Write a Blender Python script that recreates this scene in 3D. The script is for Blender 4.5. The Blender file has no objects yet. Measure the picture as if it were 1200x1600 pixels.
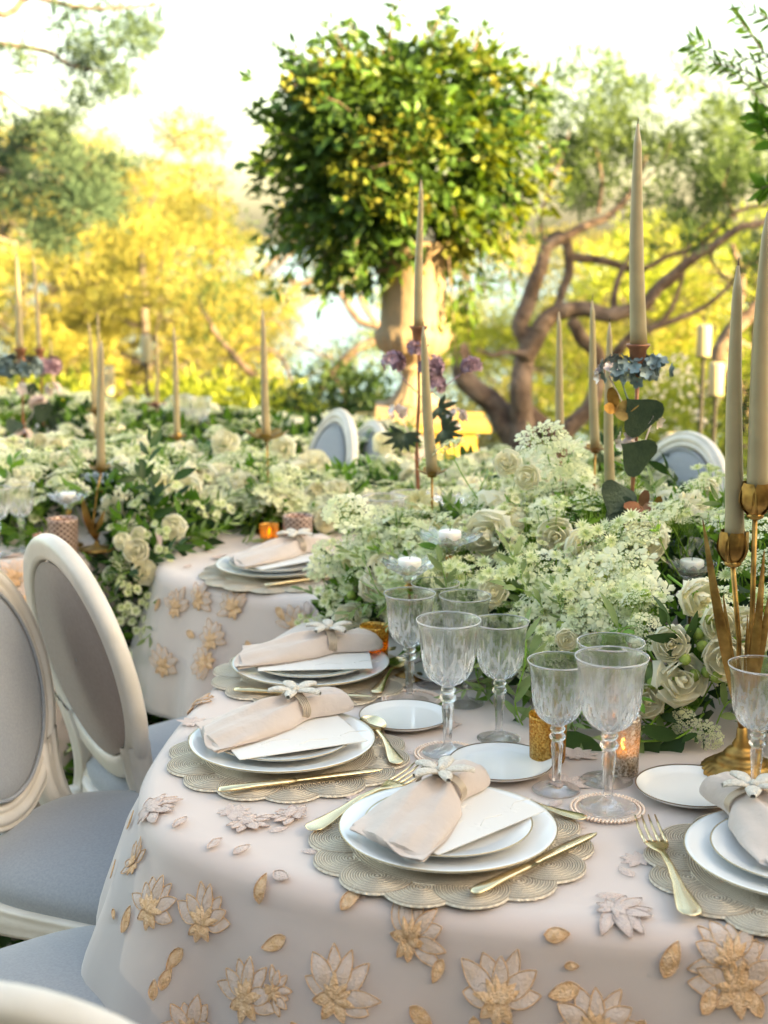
import bpy, math, random
import numpy as np
from mathutils import Vector, Matrix, noise
R = math.radians
PI = math.pi
rnd = random.Random(7)
rng = np.random.default_rng(7)
scene = bpy.context.scene
COL = scene.collection

# ------------------------------------------------------------------ camera, light, exposure
F_PX = 2222.0
PITCH = R(11)
EYE = 1.5
cam_data = bpy.data.cameras.new('camera')
cam = bpy.data.objects.new('camera', cam_data)
COL.objects.link(cam)
cam.location = (0, 0, EYE)
cam.rotation_euler = (R(90) - PITCH, 0, 0)
cam_data.sensor_fit = 'VERTICAL'
cam_data.sensor_height = 36
cam_data.sensor_width = 27
cam_data.lens = 50
cam_data.clip_start = 0.05
cam_data.clip_end = 6000
cam_data.dof.use_dof = True
cam_data.dof.focus_distance = 1.98
cam_data.dof.aperture_fstop = 4.8
scene.camera = cam

SUN_DIR = Vector((0.85, -0.53, 0.32)).normalized()      # towards the sun
world = bpy.data.worlds.new('World')
scene.world = world
world.use_nodes = True
wn = world.node_tree
bg = wn.nodes['Background']
sky = wn.nodes.new('ShaderNodeTexSky')
sky.sky_type = 'NISHITA'
sky.sun_disc = False
sky.sun_elevation = math.asin(SUN_DIR.z)
sky.sun_rotation = math.atan2(SUN_DIR.x, SUN_DIR.y)
sky.air_density = 1.0
sky.dust_density = 3.0
sky.ozone_density = 0.6
wn.links.new(sky.outputs[0], bg.inputs[0])
bg.inputs[1].default_value = 0.085
sun_data = bpy.data.lights.new('sun', 'SUN')
sun_data.energy = 4.2
sun_data.angle = R(0.5)
sun_data.color = (1.0, 0.78, 0.45)
sun = bpy.data.objects.new('sun', sun_data)
COL.objects.link(sun)
sun.rotation_euler = (-SUN_DIR).to_track_quat('-Z', 'Y').to_euler()
vs = scene.view_settings
vs.view_transform = 'Standard'
vs.look = 'None'
vs.gamma = 1
vs.use_curve_mapping = False
vs.exposure = 3.3
vs.use_white_balance = True
vs.white_balance_temperature = 8350
vs.white_balance_tint = 5
cy = scene.cycles
cy.use_denoising = True
cy.max_bounces = 16
cy.transparent_max_bounces = 24
cy.transmission_bounces = 16
cy.diffuse_bounces = 4
cy.glossy_bounces = 5
cy.sample_clamp_indirect = 6
cy.blur_glossy = 0.5

# ------------------------------------------------------------------ helpers
def ray(px, py):
    u = (px - 600) / F_PX
    v = (800 - py) / F_PX
    return Vector((u, math.cos(PITCH) + v * math.sin(PITCH), -math.sin(PITCH) + v * math.cos(PITCH)))
def at(px, py, z):                      # the place at height z seen at that pixel of the 1200x1600 photograph
    r = ray(px, py); t = (z - EYE) / r.z
    return Vector((r.x * t, r.y * t, z))
def aty(px, py, Y):                     # the place at distance Y seen at that pixel
    r = ray(px, py); t = Y / r.y
    return Vector((r.x * t, Y, EYE + r.z * t))
def pr(p):
    d = p[1] * math.cos(PITCH) - (p[2] - EYE) * math.sin(PITCH)
    up = p[1] * math.sin(PITCH) + (p[2] - EYE) * math.cos(PITCH)
    return (600 + F_PX * p[0] / d, 800 - F_PX * up / d)

class MB:
    """collects vertices and faces, then links them as one mesh object"""
    def __init__(s):
        s.v = []; s.f = []; s.m = []
    def add(s, vs_, fs, mi=0, M=None):
        b = len(s.v)
        if M is not None:
            vs_ = [M @ Vector(p) for p in vs_]
        s.v.extend([tuple(p) for p in vs_])
        s.f.extend([tuple(i + b for i in f) for f in fs]); s.m.extend([mi] * len(fs))
        return s
    def grid(s, rows, close_u=False, close_v=False, mi=0, M=None):
        n = len(rows); k = len(rows[0]); fs = []
        for i in range(n if close_u else n - 1):
            for j in range(k if close_v else k - 1):
                a = i; b = (i + 1) % n; c = j; d = (j + 1) % k
                fs.append((a * k + c, a * k + d, b * k + d, b * k + c))
        return s.add([p for r in rows for p in r], fs, mi, M)
    def lathe(s, prof, seg=32, mod=None, mi=0, M=None):
        rows = []
        for i, (r, z) in enumerate(prof):
            row = []
            for j in range(seg):
                a = 2 * PI * j / seg
                rr, zz = (r, z) if mod is None else mod(r, z, a, i)
                row.append((rr * math.cos(a), rr * math.sin(a), zz))
            rows.append(row)
        return s.grid(rows, close_v=True, mi=mi, M=M)
    def tube(s, pts, rad, seg=6, mi=0, M=None, flat=1.0, up=None, caps=True):
        pts = [Vector(p) for p in pts]; n = len(pts)
        if not hasattr(rad, '__len__'):
            rad = [rad] * n
        rows = []; u = None
        for i, p in enumerate(pts):
            t = (pts[min(i + 1, n - 1)] - pts[max(i - 1, 0)]).normalized()
            if u is None:
                u = Vector(up) if up else (Vector((0, 0, 1)) if abs(t.z) < .9 else Vector((1, 0, 0)))
            u = (u - t * u.dot(t)).normalized(); w = t.cross(u)
            rows.append([p + (u * math.cos(2 * PI * j / seg) * flat + w * math.sin(2 * PI * j / seg)) * rad[i] for j in range(seg)])
        s.grid(rows, close_v=True, mi=mi, M=M)
        if caps:
            b = len(s.v)
            s.f.append(tuple(range(b - seg, b))); s.m.append(mi)
            s.f.append(tuple(range(b - n * seg + seg - 1, b - n * seg - 1, -1))); s.m.append(mi)
        return s
    def ell(s, c, r, seg=10, rings=6, mi=0, M=None):
        prof = [(math.sin(PI * i / rings), -math.cos(PI * i / rings)) for i in range(rings + 1)]
        rows = [[(c[0] + r[0] * a * math.cos(2 * PI * j / seg), c[1] + r[1] * a * math.sin(2 * PI * j / seg), c[2] + r[2] * b) for j in range(seg)] for a, b in prof]
        return s.grid(rows, close_v=True, mi=mi, M=M)
    def box(s, lo, hi, mi=0, M=None):
        x0, y0, z0 = lo; x1, y1, z1 = hi
        return s.add([(x0, y0, z0), (x1, y0, z0), (x1, y1, z0), (x0, y1, z0), (x0, y0, z1), (x1, y0, z1), (x1, y1, z1), (x0, y1, z1)],
                     [(0, 3, 2, 1), (4, 5, 6, 7), (0, 1, 5, 4), (1, 2, 6, 5), (2, 3, 7, 6), (3, 0, 4, 7)], mi, M)
    def mesh(s, name, mats, smooth=True):
        me = bpy.data.meshes.new(name)
        me.from_pydata(s.v, [], s.f)
        mats = mats if isinstance(mats, (list, tuple)) else [mats]
        for m in mats:
            me.materials.append(m)
        if len(mats) > 1:
            me.polygons.foreach_set('material_index', s.m)
        if smooth:
            me.polygons.foreach_set('use_smooth', [True] * len(me.polygons))
        me.update()
        return me
    def build(s, name, mats, parent=None, smooth=True, loc=None):
        return obj(name, s.mesh(name, mats, smooth), parent, loc)

KIDS = {}
def obj(name, me, parent=None, loc=None, rot=None, scale=None):
    o = bpy.data.objects.new(name, me)
    COL.objects.link(o)
    if parent is not None:
        o.parent = parent; KIDS.setdefault(parent.name, []).append(o)
    if loc is not None: o.location = loc
    if rot is not None: o.rotation_euler = rot
    if scale is not None: o.scale = scale if hasattr(scale, '__len__') else (scale,) * 3
    return o
def tag(o, label=None, cat=None, group=None, kind=None):
    for k, v in (('label', label), ('category', cat), ('group', group), ('kind', kind)):
        if v: o[k] = v
    return o
def thing(name, label, cat, loc=(0, 0, 0), rz=0, group=None):
    o = obj(name, None, None, loc, (0, 0, rz))
    o.empty_display_size = .05
    return tag(o, label, cat, group)
def copy_tree(o, parent=None):
    c = o.copy(); COL.objects.link(c)
    if parent is not None:
        c.parent = parent; KIDS.setdefault(parent.name, []).append(c)
    for ch in list(KIDS.get(o.name, [])):
        copy_tree(ch, c)
    return c
def dup(root, label, loc=None, rz=None, scale=None, group=None):
    c = copy_tree(root)
    if loc is not None: c.location = loc
    if rz is not None: c.rotation_euler = (0, 0, rz)
    if scale is not None: c.scale = (scale,) * 3
    c['label'] = label
    if group: c['group'] = group
    return c
def fast_mesh(name, V, Fc, mats, smooth=False):
    """V (n,3) floats, Fc (m,k) ints"""
    me = bpy.data.meshes.new(name)
    V = np.asarray(V, np.float32); Fc = np.asarray(Fc, np.int32)
    m, k = Fc.shape
    me.vertices.add(len(V)); me.vertices.foreach_set('co', V.ravel())
    me.loops.add(m * k); me.loops.foreach_set('vertex_index', Fc.ravel())
    me.polygons.add(m); me.polygons.foreach_set('loop_start', np.arange(m, dtype=np.int32) * k)
    me.polygons.foreach_set('loop_total', np.full(m, k, np.int32))
    for mm in (mats if isinstance(mats, (list, tuple)) else [mats]):
        me.materials.append(mm)
    me.update(calc_edges=True)
    if smooth:
        me.polygons.foreach_set('use_smooth', [True] * m)
    return me
def catmull(pts, n):
    """n samples per segment through pts (lists of equal length tuples)"""
    P = [np.array(p, float) for p in pts]; out = []
    for i in range(len(P) - 1):
        p0 = P[max(i - 1, 0)]; p1 = P[i]; p2 = P[i + 1]; p3 = P[min(i + 2, len(P) - 1)]
        for k in range(n):
            t = k / n
            out.append(.5 * (2 * p1 + (p2 - p0) * t + (2 * p0 - 5 * p1 + 4 * p2 - p3) * t * t + (3 * p1 - p0 - 3 * p2 + p3) * t ** 3))
    out.append(P[-1])
    return out
def lerp(xs, ys, x):
    return float(np.interp(x, xs, ys))

# ------------------------------------------------------------------ materials
def mat(name, col, rough=.5, metal=0, trans=0, ior=1.5, col2=None, nscale=8, bump=None, sheen=0, sss=0, coat=0, per_obj=0, spec=.5, detail=3, aniso=None):
    m = bpy.data.materials.new(name); m.use_nodes = True
    nt = m.node_tree; b = nt.nodes['Principled BSDF']
    b.inputs['Base Color'].default_value = (*col, 1)
    b.inputs['Roughness'].default_value = rough
    b.inputs['Metallic'].default_value = metal
    b.inputs['Transmission Weight'].default_value = trans
    b.inputs['IOR'].default_value = ior
    b.inputs['Sheen Weight'].default_value = sheen
    b.inputs['Coat Weight'].default_value = coat
    b.inputs['Specular IOR Level'].default_value = spec
    if sss:
        b.inputs['Subsurface Weight'].default_value = sss
        b.inputs['Subsurface Scale'].default_value = .01
    tc = nt.nodes.new('ShaderNodeTexCoord')
    out = None
    if col2 is not None:
        n = nt.nodes.new('ShaderNodeTexNoise'); n.inputs['Scale'].default_value = nscale; n.inputs['Detail'].default_value = detail
        nt.links.new(tc.outputs['Object'], n.inputs['Vector'])
        r = nt.nodes.new('ShaderNodeMapRange'); r.inputs[1].default_value = .35; r.inputs[2].default_value = .65
        nt.links.new(n.outputs['Fac'], r.inputs[0])
        mx = nt.nodes.new('ShaderNodeMix'); mx.data_type = 'RGBA'
        mx.inputs[6].default_value = (*col, 1); mx.inputs[7].default_value = (*col2, 1)
        nt.links.new(r.outputs[0], mx.inputs[0])
        out = mx.outputs[2]
    if per_obj:
        oi = nt.nodes.new('ShaderNodeObjectInfo')
        mr = nt.nodes.new('ShaderNodeMapRange'); mr.inputs[3].default_value = 1 - per_obj; mr.inputs[4].default_value = 1 + per_obj
        nt.links.new(oi.outputs['Random'], mr.inputs[0])
        hs = nt.nodes.new('ShaderNodeHueSaturation')
        if out is not None: nt.links.new(out, hs.inputs['Color'])
        else: hs.inputs['Color'].default_value = (*col, 1)
        nt.links.new(mr.outputs[0], hs.inputs['Value'])
        out = hs.outputs[0]
    if out is not None:
        nt.links.new(out, b.inputs['Base Color'])
    if bump:
        sc, st, dist = bump
        n = nt.nodes.new('ShaderNodeTexNoise'); n.inputs['Scale'].default_value = sc; n.inputs['Detail'].default_value = 4
        nt.links.new(tc.outputs['Object'], n.inputs['Vector'])
        bp = nt.nodes.new('ShaderNodeBump'); bp.inputs['Strength'].default_value = st; bp.inputs['Distance'].default_value = dist
        nt.links.new(n.outputs['Fac'], bp.inputs['Height']); nt.links.new(bp.outputs[0], b.inputs['Normal'])
    return m
def leafmat(name, c1, c2, transl=.4, nscale=3, rough=.5, per_obj=.15, tcol=None):
    """leaf or petal: a glossy-diffuse face with light coming through"""
    m = mat(name, c1, rough, col2=c2, nscale=nscale, per_obj=per_obj, spec=.3)
    nt = m.node_tree; b = nt.nodes['Principled BSDF']
    src = b.inputs['Base Color'].links[0].from_socket
    t = nt.nodes.new('ShaderNodeBsdfTranslucent')
    if tcol:
        mx = nt.nodes.new('ShaderNodeMix'); mx.data_type = 'RGBA'; mx.blend_type = 'MULTIPLY'
        mx.inputs[0].default_value = 1; mx.inputs[7].default_value = (*tcol, 1)
        nt.links.new(src, mx.inputs[6]); src = mx.outputs[2]
    nt.links.new(src, t.inputs[0])
    s = nt.nodes.new('ShaderNodeMixShader'); s.inputs[0].default_value = transl
    nt.links.new(b.outputs[0], s.inputs[1]); nt.links.new(t.outputs[0], s.inputs[2])
    nt.links.new(s.outputs[0], nt.nodes['Material Output'].inputs['Surface'])
    return m
def emit(name, col, strength):
    m = mat(name, col, .5); b = m.node_tree.nodes['Principled BSDF']
    b.inputs['Emission Color'].default_value = (*col, 1); b.inputs['Emission Strength'].default_value = strength
    return m
def node_mat(name, build, **kw):
    m = mat(name, **kw); build(m.node_tree, m.node_tree.nodes['Principled BSDF'], m.node_tree.nodes['Texture Coordinate'])
    return m

M_ = {}
M_['cream'] = leafmat('rose_cream', (.93, .88, .66), (.94, .91, .78), .45, 30, .6, .05)
M_['white'] = leafmat('floret_white', (.84, .86, .52), (.92, .92, .70), .30, 12, .7, .06)
M_['ghost'] = leafmat('astrantia_greenish', (.74, .78, .40), (.90, .90, .64), .35, 40, .7, .12)
M_['yel'] = leafmat('scabiosa_cream', (.76, .68, .34), (.82, .78, .54), .35, 30, .7, .06)
M_['ghostc'] = leafmat('astrantia_centre', (.46, .54, .22), (.66, .70, .38), .3, 60, .7, .15)
M_['bud'] = leafmat('bud_green', (.30, .42, .08), (.45, .55, .15), .25, 25, .5, .15)
M_['stem'] = leafmat('stem_green', (.18, .36, .04), (.26, .44, .06), .2, 6, .5, .2)
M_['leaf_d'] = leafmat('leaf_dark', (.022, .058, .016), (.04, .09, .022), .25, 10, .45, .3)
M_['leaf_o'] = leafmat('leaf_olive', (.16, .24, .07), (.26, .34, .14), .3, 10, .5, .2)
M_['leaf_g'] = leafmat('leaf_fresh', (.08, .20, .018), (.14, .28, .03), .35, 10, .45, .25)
M_['gold'] = mat('champagne_gold', (.92, .75, .47), .20, 1, col2=(.86, .67, .40), nscale=40)
M_['antique'] = mat('antique_gold', (.24, .13, .04), .46, 1, col2=(.48, .29, .09), nscale=45, bump=(90, .4, .002))
M_['copper'] = mat('rusty_copper', (.26, .11, .07), .5, .75, col2=(.38, .18, .10), nscale=50, bump=(120, .4, .002))
M_['iron'] = mat('dark_iron', (.035, .033, .03), .55, .6, bump=(60, .3, .002))
M_['wax'] = mat('taupe_wax', (.345, .275, .16), .42, sss=.1, col2=(.40, .32, .185), nscale=20)
M_['ivory'] = mat('ivory_wax', (.38, .34, .21), .5, sss=.1)  # wax darkened to stand in for shade on the pillar candles
M_['whitewax'] = mat('white_wax', (.86, .84, .78), .4, sss=.2)
M_['wick'] = mat('wick', (.05, .045, .04), .9)
def crystal_build(nt, b, tc):
    tl = nt.nodes.new('ShaderNodeBsdfTranslucent'); tl.inputs[0].default_value = (.95, .95, .95, 1)
    tr = nt.nodes.new('ShaderNodeBsdfTransparent')
    a = nt.nodes.new('ShaderNodeMixShader'); a.inputs[0].default_value = .30
    c = nt.nodes.new('ShaderNodeMixShader'); c.inputs[0].default_value = .0
    nt.links.new(b.outputs[0], a.inputs[1]); nt.links.new(tr.outputs[0], a.inputs[2])
    nt.links.new(a.outputs[0], c.inputs[1]); nt.links.new(tl.outputs[0], c.inputs[2])
    nt.links.new(c.outputs[0], nt.nodes['Material Output'].inputs['Surface'])
M_['china'] = mat('china', (.84, .83, .81), .12, coat=.3)
M_['card'] = mat('card_paper', (.78, .74, .69), .8, bump=(400, .15, .0005))
M_['linen'] = mat('blush_linen', (.58, .475, .41), .85, sheen=.3, col2=(.64, .53, .465), nscale=9, bump=(70, .45, .004))
M_['frame'] = mat('cream_painted_wood', (.74, .68, .61), .34, col2=(.66, .60, .52), nscale=14, bump=(60, .35, .003), detail=6)
M_['pad'] = mat('blue_grey_linen', (.27, .285, .31), .85, sheen=.3, col2=(.315, .33, .355), nscale=260, bump=(1100, .4, .0006))
M_['pad_back'] = mat('taupe_linen', (.30, .235, .20), .85, sheen=.1, col2=(.33, .26, .225), nscale=120, bump=(1100, .4, .0006))
M_['bead'] = mat('ivory_beads', (.78, .72, .63), .4, col2=(.66, .59, .50), nscale=260, bump=(330, 1, .004))
M_['band'] = mat('beige_band', (.62, .50, .38), .4, .35)
M_['rosebead'] = mat('rose_gold_beads', (.80, .60, .48), .3, .55, col2=(.86, .72, .62), nscale=120)
M_['flame'] = emit('flame', (1, .42, .08), 4.5)
M_['thread'] = mat('gold_thread', (.66, .38, .19), .40, .55, col2=(.80, .53, .33), nscale=130, bump=(420, 1, .003))
M_['petalcloth'] = mat('blush_thread', (.55, .44, .41), .6, .1, col2=(.52, .33, .20), nscale=90, sheen=.3, bump=(350, .9, .003))
M_['palethread'] = mat('pale_thread', (.66, .50, .44), .5, .2, col2=(.72, .56, .48), nscale=120, sheen=.3, bump=(420, 1, .003))
M_['bark'] = mat('bark', (.075, .046, .036), .9, col2=(.21, .15, .12), nscale=9, bump=(18, 1, .03), detail=6)
M_['bark_grey'] = mat('bark_grey', (.09, .07, .06), .9, col2=(.18, .15, .13), nscale=9, bump=(18, 1, .03), detail=6)
M_['stone'] = mat('urn_stone', (.27, .20, .13), .8, col2=(.21, .155, .10), nscale=5, bump=(30, .5, .01), detail=6)  # stone colour lowered in place of the shade under the foliage ball
M_['ochre'] = mat('ochre_plaster', (.42, .28, .06), .8, col2=(.36, .24, .05), nscale=5, bump=(30, .4, .01))
M_['mauve'] = mat('mauve_enamel', (.30, .17, .22), .5, .2, col2=(.42, .28, .33), nscale=60)
M_['blue'] = mat('blue_enamel', (.12, .17, .18), .45, .5, col2=(.24, .31, .31), nscale=60)
M_['pinkenamel'] = mat('pale_pink_enamel', (.70, .55, .50), .4, .3, col2=(.80, .70, .66), nscale=60)
M_['darkleaf'] = mat('dark_metal_leaf', (.035, .06, .04), .4, .3, col2=(.06, .09, .055), nscale=50, bump=(200, .6, .002))

def sheer_build(nt, b, tc):
    tr = nt.nodes.new('ShaderNodeBsdfTransparent'); mx = nt.nodes.new('ShaderNodeMixShader')
    lw = nt.nodes.new('ShaderNodeLayerWeight'); lw.inputs[0].default_value = .25
    mr = nt.nodes.new('ShaderNodeMapRange'); mr.inputs[3].default_value = .34; mr.inputs[4].default_value = .85
    nt.links.new(lw.outputs['Facing'], mr.inputs[0]); nt.links.new(mr.outputs[0], mx.inputs[0])
    nt.links.new(tr.outputs[0], mx.inputs[1]); nt.links.new(b.outputs[0], mx.inputs[2])
    nt.links.new(mx.outputs[0], nt.nodes['Material Output'].inputs['Surface'])
def petal_build(nt, b, tc):
    tr = nt.nodes.new('ShaderNodeBsdfTransparent'); mx = nt.nodes.new('ShaderNodeMixShader'); mx.inputs[0].default_value = .72
    nt.links.new(tr.outputs[0], mx.inputs[1]); nt.links.new(b.outputs[0], mx.inputs[2]); nt.links.new(mx.outputs[0], nt.nodes['Material Output'].inputs['Surface'])
M_['petalcloth'] = node_mat('blush_organza_petal', petal_build, col=(.76, .59, .50), rough=.6, col2=(.74, .52, .38), nscale=70, sheen=.4, bump=(300, .9, .003))
M_['sheer'] = node_mat('sheer_organza', sheer_build, col=(.80, .70, .64), rough=.6, sheen=.5)

def weave_build(nt, b, tc):                      # satin cloth: soft uneven nap and very fine weave
    n = nt.nodes.new('ShaderNodeTexNoise'); n.inputs['Scale'].default_value = 14; n.inputs['Detail'].default_value = 5
    nt.links.new(tc.outputs['Object'], n.inputs['Vector'])
    n2 = nt.nodes.new('ShaderNodeTexNoise'); n2.inputs['Scale'].default_value = 700
    nt.links.new(tc.outputs['Object'], n2.inputs['Vector'])
    b1 = nt.nodes.new('ShaderNodeBump'); b1.inputs['Strength'].default_value = .5; b1.inputs['Distance'].default_value = .006
    b2 = nt.nodes.new('ShaderNodeBump'); b2.inputs['Strength'].default_value = .25; b2.inputs['Distance'].default_value = .0006
    nt.links.new(n.outputs['Fac'], b1.inputs['Height']); nt.links.new(n2.outputs['Fac'], b2.inputs['Height'])
    nt.links.new(b1.outputs[0], b2.inputs['Normal']); nt.links.new(b2.outputs[0], b.inputs['Normal'])
M_['cloth'] = node_mat('blush_satin', weave_build, col=(.67, .515, .455), rough=.62, sheen=.5, col2=(.71, .555, .49), nscale=5)

M_['glass'] = node_mat('crystal', crystal_build, col=(1, 1, 1), rough=.015, trans=1, ior=1.5)

def facet_build(nt, b, tc):                      # white scatter painted into the cut grooves and rim as bright glints
    d = nt.nodes.new('ShaderNodeBsdfDiffuse'); d.inputs[0].default_value = (.95, .95, .95, 1)
    tl = nt.nodes.new('ShaderNodeBsdfTranslucent'); tl.inputs[0].default_value = (.95, .95, .95, 1)
    a = nt.nodes.new('ShaderNodeMixShader'); nt.links.new(d.outputs[0], a.inputs[1]); nt.links.new(tl.outputs[0], a.inputs[2])
    c = nt.nodes.new('ShaderNodeMixShader'); c.inputs[0].default_value = .5
    nt.links.new(b.outputs[0], c.inputs[1]); nt.links.new(a.outputs[0], c.inputs[2])
    nt.links.new(c.outputs[0], nt.nodes['Material Output'].inputs['Surface'])
M_['facet'] = node_mat('crystal_cut_glint', facet_build, col=(1, 1, 1), rough=.12, trans=1, ior=1.5)

def ring_build(nt, b, tc):                       # concentric rows of tiny beads
    ln = nt.nodes.new('ShaderNodeVectorMath'); ln.operation = 'LENGTH'
    nt.links.new(tc.outputs['Object'], ln.inputs[0])
    mu = nt.nodes.new('ShaderNodeMath'); mu.operation = 'MULTIPLY'; mu.inputs[1].default_value = 2 * PI / .0030
    nt.links.new(ln.outputs['Value'], mu.inputs[0])
    si = nt.nodes.new('ShaderNodeMath'); si.operation = 'SINE'; nt.links.new(mu.outputs[0], si.inputs[0])
    vo = nt.nodes.new('ShaderNodeTexVoronoi'); vo.inputs['Scale'].default_value = 420
    nt.links.new(tc.outputs['Object'], vo.inputs['Vector'])
    ad = nt.nodes.new('ShaderNodeMath'); ad.operation = 'MULTIPLY_ADD'; ad.inputs[1].default_value = -1.2
    nt.links.new(vo.outputs['Distance'], ad.inputs[0]); nt.links.new(si.outputs[0], ad.inputs[2])
    bp = nt.nodes.new('ShaderNodeBump'); bp.inputs['Strength'].default_value = .9; bp.inputs['Distance'].default_value = .0012
    nt.links.new(ad.outputs[0], bp.inputs['Height']); nt.links.new(bp.outputs[0], b.inputs['Normal'])
    mr = nt.nodes.new('ShaderNodeMapRange'); mr.inputs[1].default_value = -1; mr.inputs[2].default_value = 1
    nt.links.new(si.outputs[0], mr.inputs[0])
    mx = nt.nodes.new('ShaderNodeMix'); mx.data_type = 'RGBA'
    mx.inputs[6].default_value = (.42, .31, .22, 1); mx.inputs[7].default_value = (.96, .85, .69, 1)
    nt.links.new(mr.outputs[0], mx.inputs[0]); nt.links.new(mx.outputs[2], b.inputs['Base Color'])
M_['matbeads'] = node_mat('gold_bead_rows', ring_build, col=(.6, .55, .38), rough=.33, metal=.35)

def mercury(name, c1, c2, alpha):                # speckled silvered glass
    def f(nt, b, tc):
        vo = nt.nodes.new('ShaderNodeTexNoise'); vo.inputs['Scale'].default_value = 300; vo.inputs['Detail'].default_value = 6
        nt.links.new(tc.outputs['Object'], vo.inputs['Vector'])
        mr = nt.nodes.new('ShaderNodeMapRange'); mr.inputs[1].default_value = .42; mr.inputs[2].default_value = .58
        mr.inputs[3].default_value = alpha; mr.inputs[4].default_value = .95
        nt.links.new(vo.outputs['Fac'], mr.inputs[0])
        t = nt.nodes.new('ShaderNodeBsdfTransparent'); t.inputs[0].default_value = (*c1, 1)
        tl = nt.nodes.new('ShaderNodeBsdfTranslucent'); tl.inputs[0].default_value = (*c1, 1)
        a = nt.nodes.new('ShaderNodeMixShader'); a.inputs[0].default_value = .4
        nt.links.new(b.outputs[0], a.inputs[1]); nt.links.new(tl.outputs[0], a.inputs[2])
        mx = nt.nodes.new('ShaderNodeMixShader'); nt.links.new(mr.outputs[0], mx.inputs[0])
        nt.links.new(t.outputs[0], mx.inputs[1]); nt.links.new(a.outputs[0], mx.inputs[2])
        nt.links.new(mx.outputs[0], nt.nodes['Material Output'].inputs['Surface'])
    return node_mat(name, f, col=c1, rough=.18, metal=.7, col2=c2, nscale=110)
M_['amber'] = mercury('amber_mercury_glass', (.80, .52, .16), (.68, .42, .10), .35)
M_['silverglass'] = mercury('silver_mercury_glass', (.80, .72, .62), (.66, .56, .46), .25)

def lantern_build(nt, b, tc):                    # dotted pressed glass: rows of round dimples
    sx = nt.nodes.new('ShaderNodeSeparateXYZ'); nt.links.new(tc.outputs['Object'], sx.inputs[0])
    at2 = nt.nodes.new('ShaderNodeMath'); at2.operation = 'ARCTAN2'
    nt.links.new(sx.outputs[1], at2.inputs[0]); nt.links.new(sx.outputs[0], at2.inputs[1])
    cx = nt.nodes.new('ShaderNodeMath'); cx.operation = 'MULTIPLY'; cx.inputs[1].default_value = 14
    nt.links.new(at2.outputs[0], cx.inputs[0])
    cz = nt.nodes.new('ShaderNodeMath'); cz.operation = 'MULTIPLY'; cz.inputs[1].default_value = 480
    nt.links.new(sx.outputs[2], cz.inputs[0])
    c1 = nt.nodes.new('ShaderNodeMath'); c1.operation = 'COSINE'; nt.links.new(cx.outputs[0], c1.inputs[0])
    c2 = nt.nodes.new('ShaderNodeMath'); c2.operation = 'COSINE'; nt.links.new(cz.outputs[0], c2.inputs[0])
    ad = nt.nodes.new('ShaderNodeMath'); ad.operation = 'MULTIPLY'; nt.links.new(c1.outputs[0], ad.inputs[0]); nt.links.new(c2.outputs[0], ad.inputs[1])
    mr = nt.nodes.new('ShaderNodeMapRange'); mr.inputs[1].default_value = .15; mr.inputs[2].default_value = .45
    nt.links.new(ad.outputs[0], mr.inputs[0])
    mx = nt.nodes.new('ShaderNodeMix'); mx.data_type = 'RGBA'
    mx.inputs[6].default_value = (.50, .36, .30, 1); mx.inputs[7].default_value = (.12, .06, .045, 1)
    nt.links.new(mr.outputs[0], mx.inputs[0]); nt.links.new(mx.outputs[2], b.inputs['Base Color'])
    bp = nt.nodes.new('ShaderNodeBump'); bp.invert = True; bp.inputs['Distance'].default_value = .003
    nt.links.new(mr.outputs[0], bp.inputs['Height']); nt.links.new(bp.outputs[0], b.inputs['Normal'])
M_['lantern'] = node_mat('dimpled_rose_glass', lantern_build, col=(.45, .34, .3), rough=.35, metal=.35)
# ------------------------------------------------------------------ terrace and ground
def terrain(x, y):
    z = -.012
    if y > 10: z -= .17 * (y - 10) ** 1.02
    if y > 7 and x > 2: z += 0
    return z + (.12 * noise.noise(Vector((x * .15, y * .15, 0))) if y > 8 else 0)
def ground_build(nt, b, tc):
    n = nt.nodes.new('ShaderNodeTexNoise'); n.inputs['Scale'].default_value = 2.5; n.inputs['Detail'].default_value = 8
    nt.links.new(tc.outputs['Object'], n.inputs['Vector'])
    r = nt.nodes.new('ShaderNodeValToRGB'); r.color_ramp.elements[0].color = (.05, .07, .02, 1); r.color_ramp.elements[0].position = .35
    r.color_ramp.elements[1].color = (.13, .15, .04, 1); r.color_ramp.elements[1].position = .6
    e = r.color_ramp.elements.new(.75); e.color = (.22, .16, .09, 1)
    nt.links.new(n.outputs['Fac'], r.inputs[0]); nt.links.new(r.outputs[0], b.inputs['Base Color'])
xs = np.concatenate([np.linspace(-160, -12, 24), np.linspace(-11, 11, 34), np.linspace(12, 160, 24)])
ys = np.concatenate([np.linspace(-60, 6, 20), np.linspace(7, 40, 50), np.linspace(45, 260, 30)])
g = MB(); g.grid([[(x, y, terrain(x, y)) for x in xs] for y in ys])
tag(g.build('ground', node_mat('garden_soil', ground_build, col=(.1, .1, .05), rough=.95, bump=(14, .8, .03))), kind='structure')
sea = MB(); sea.add([(-5000, 200, -42), (5000, 200, -42), (5000, 5800, -42), (-5000, 5800, -42)], [(0, 1, 2, 3)])
tag(sea.build('sea', mat('sea_water', (.10, .20, .28), .25, bump=(.15, .5, 1.0))), kind='structure')

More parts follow.
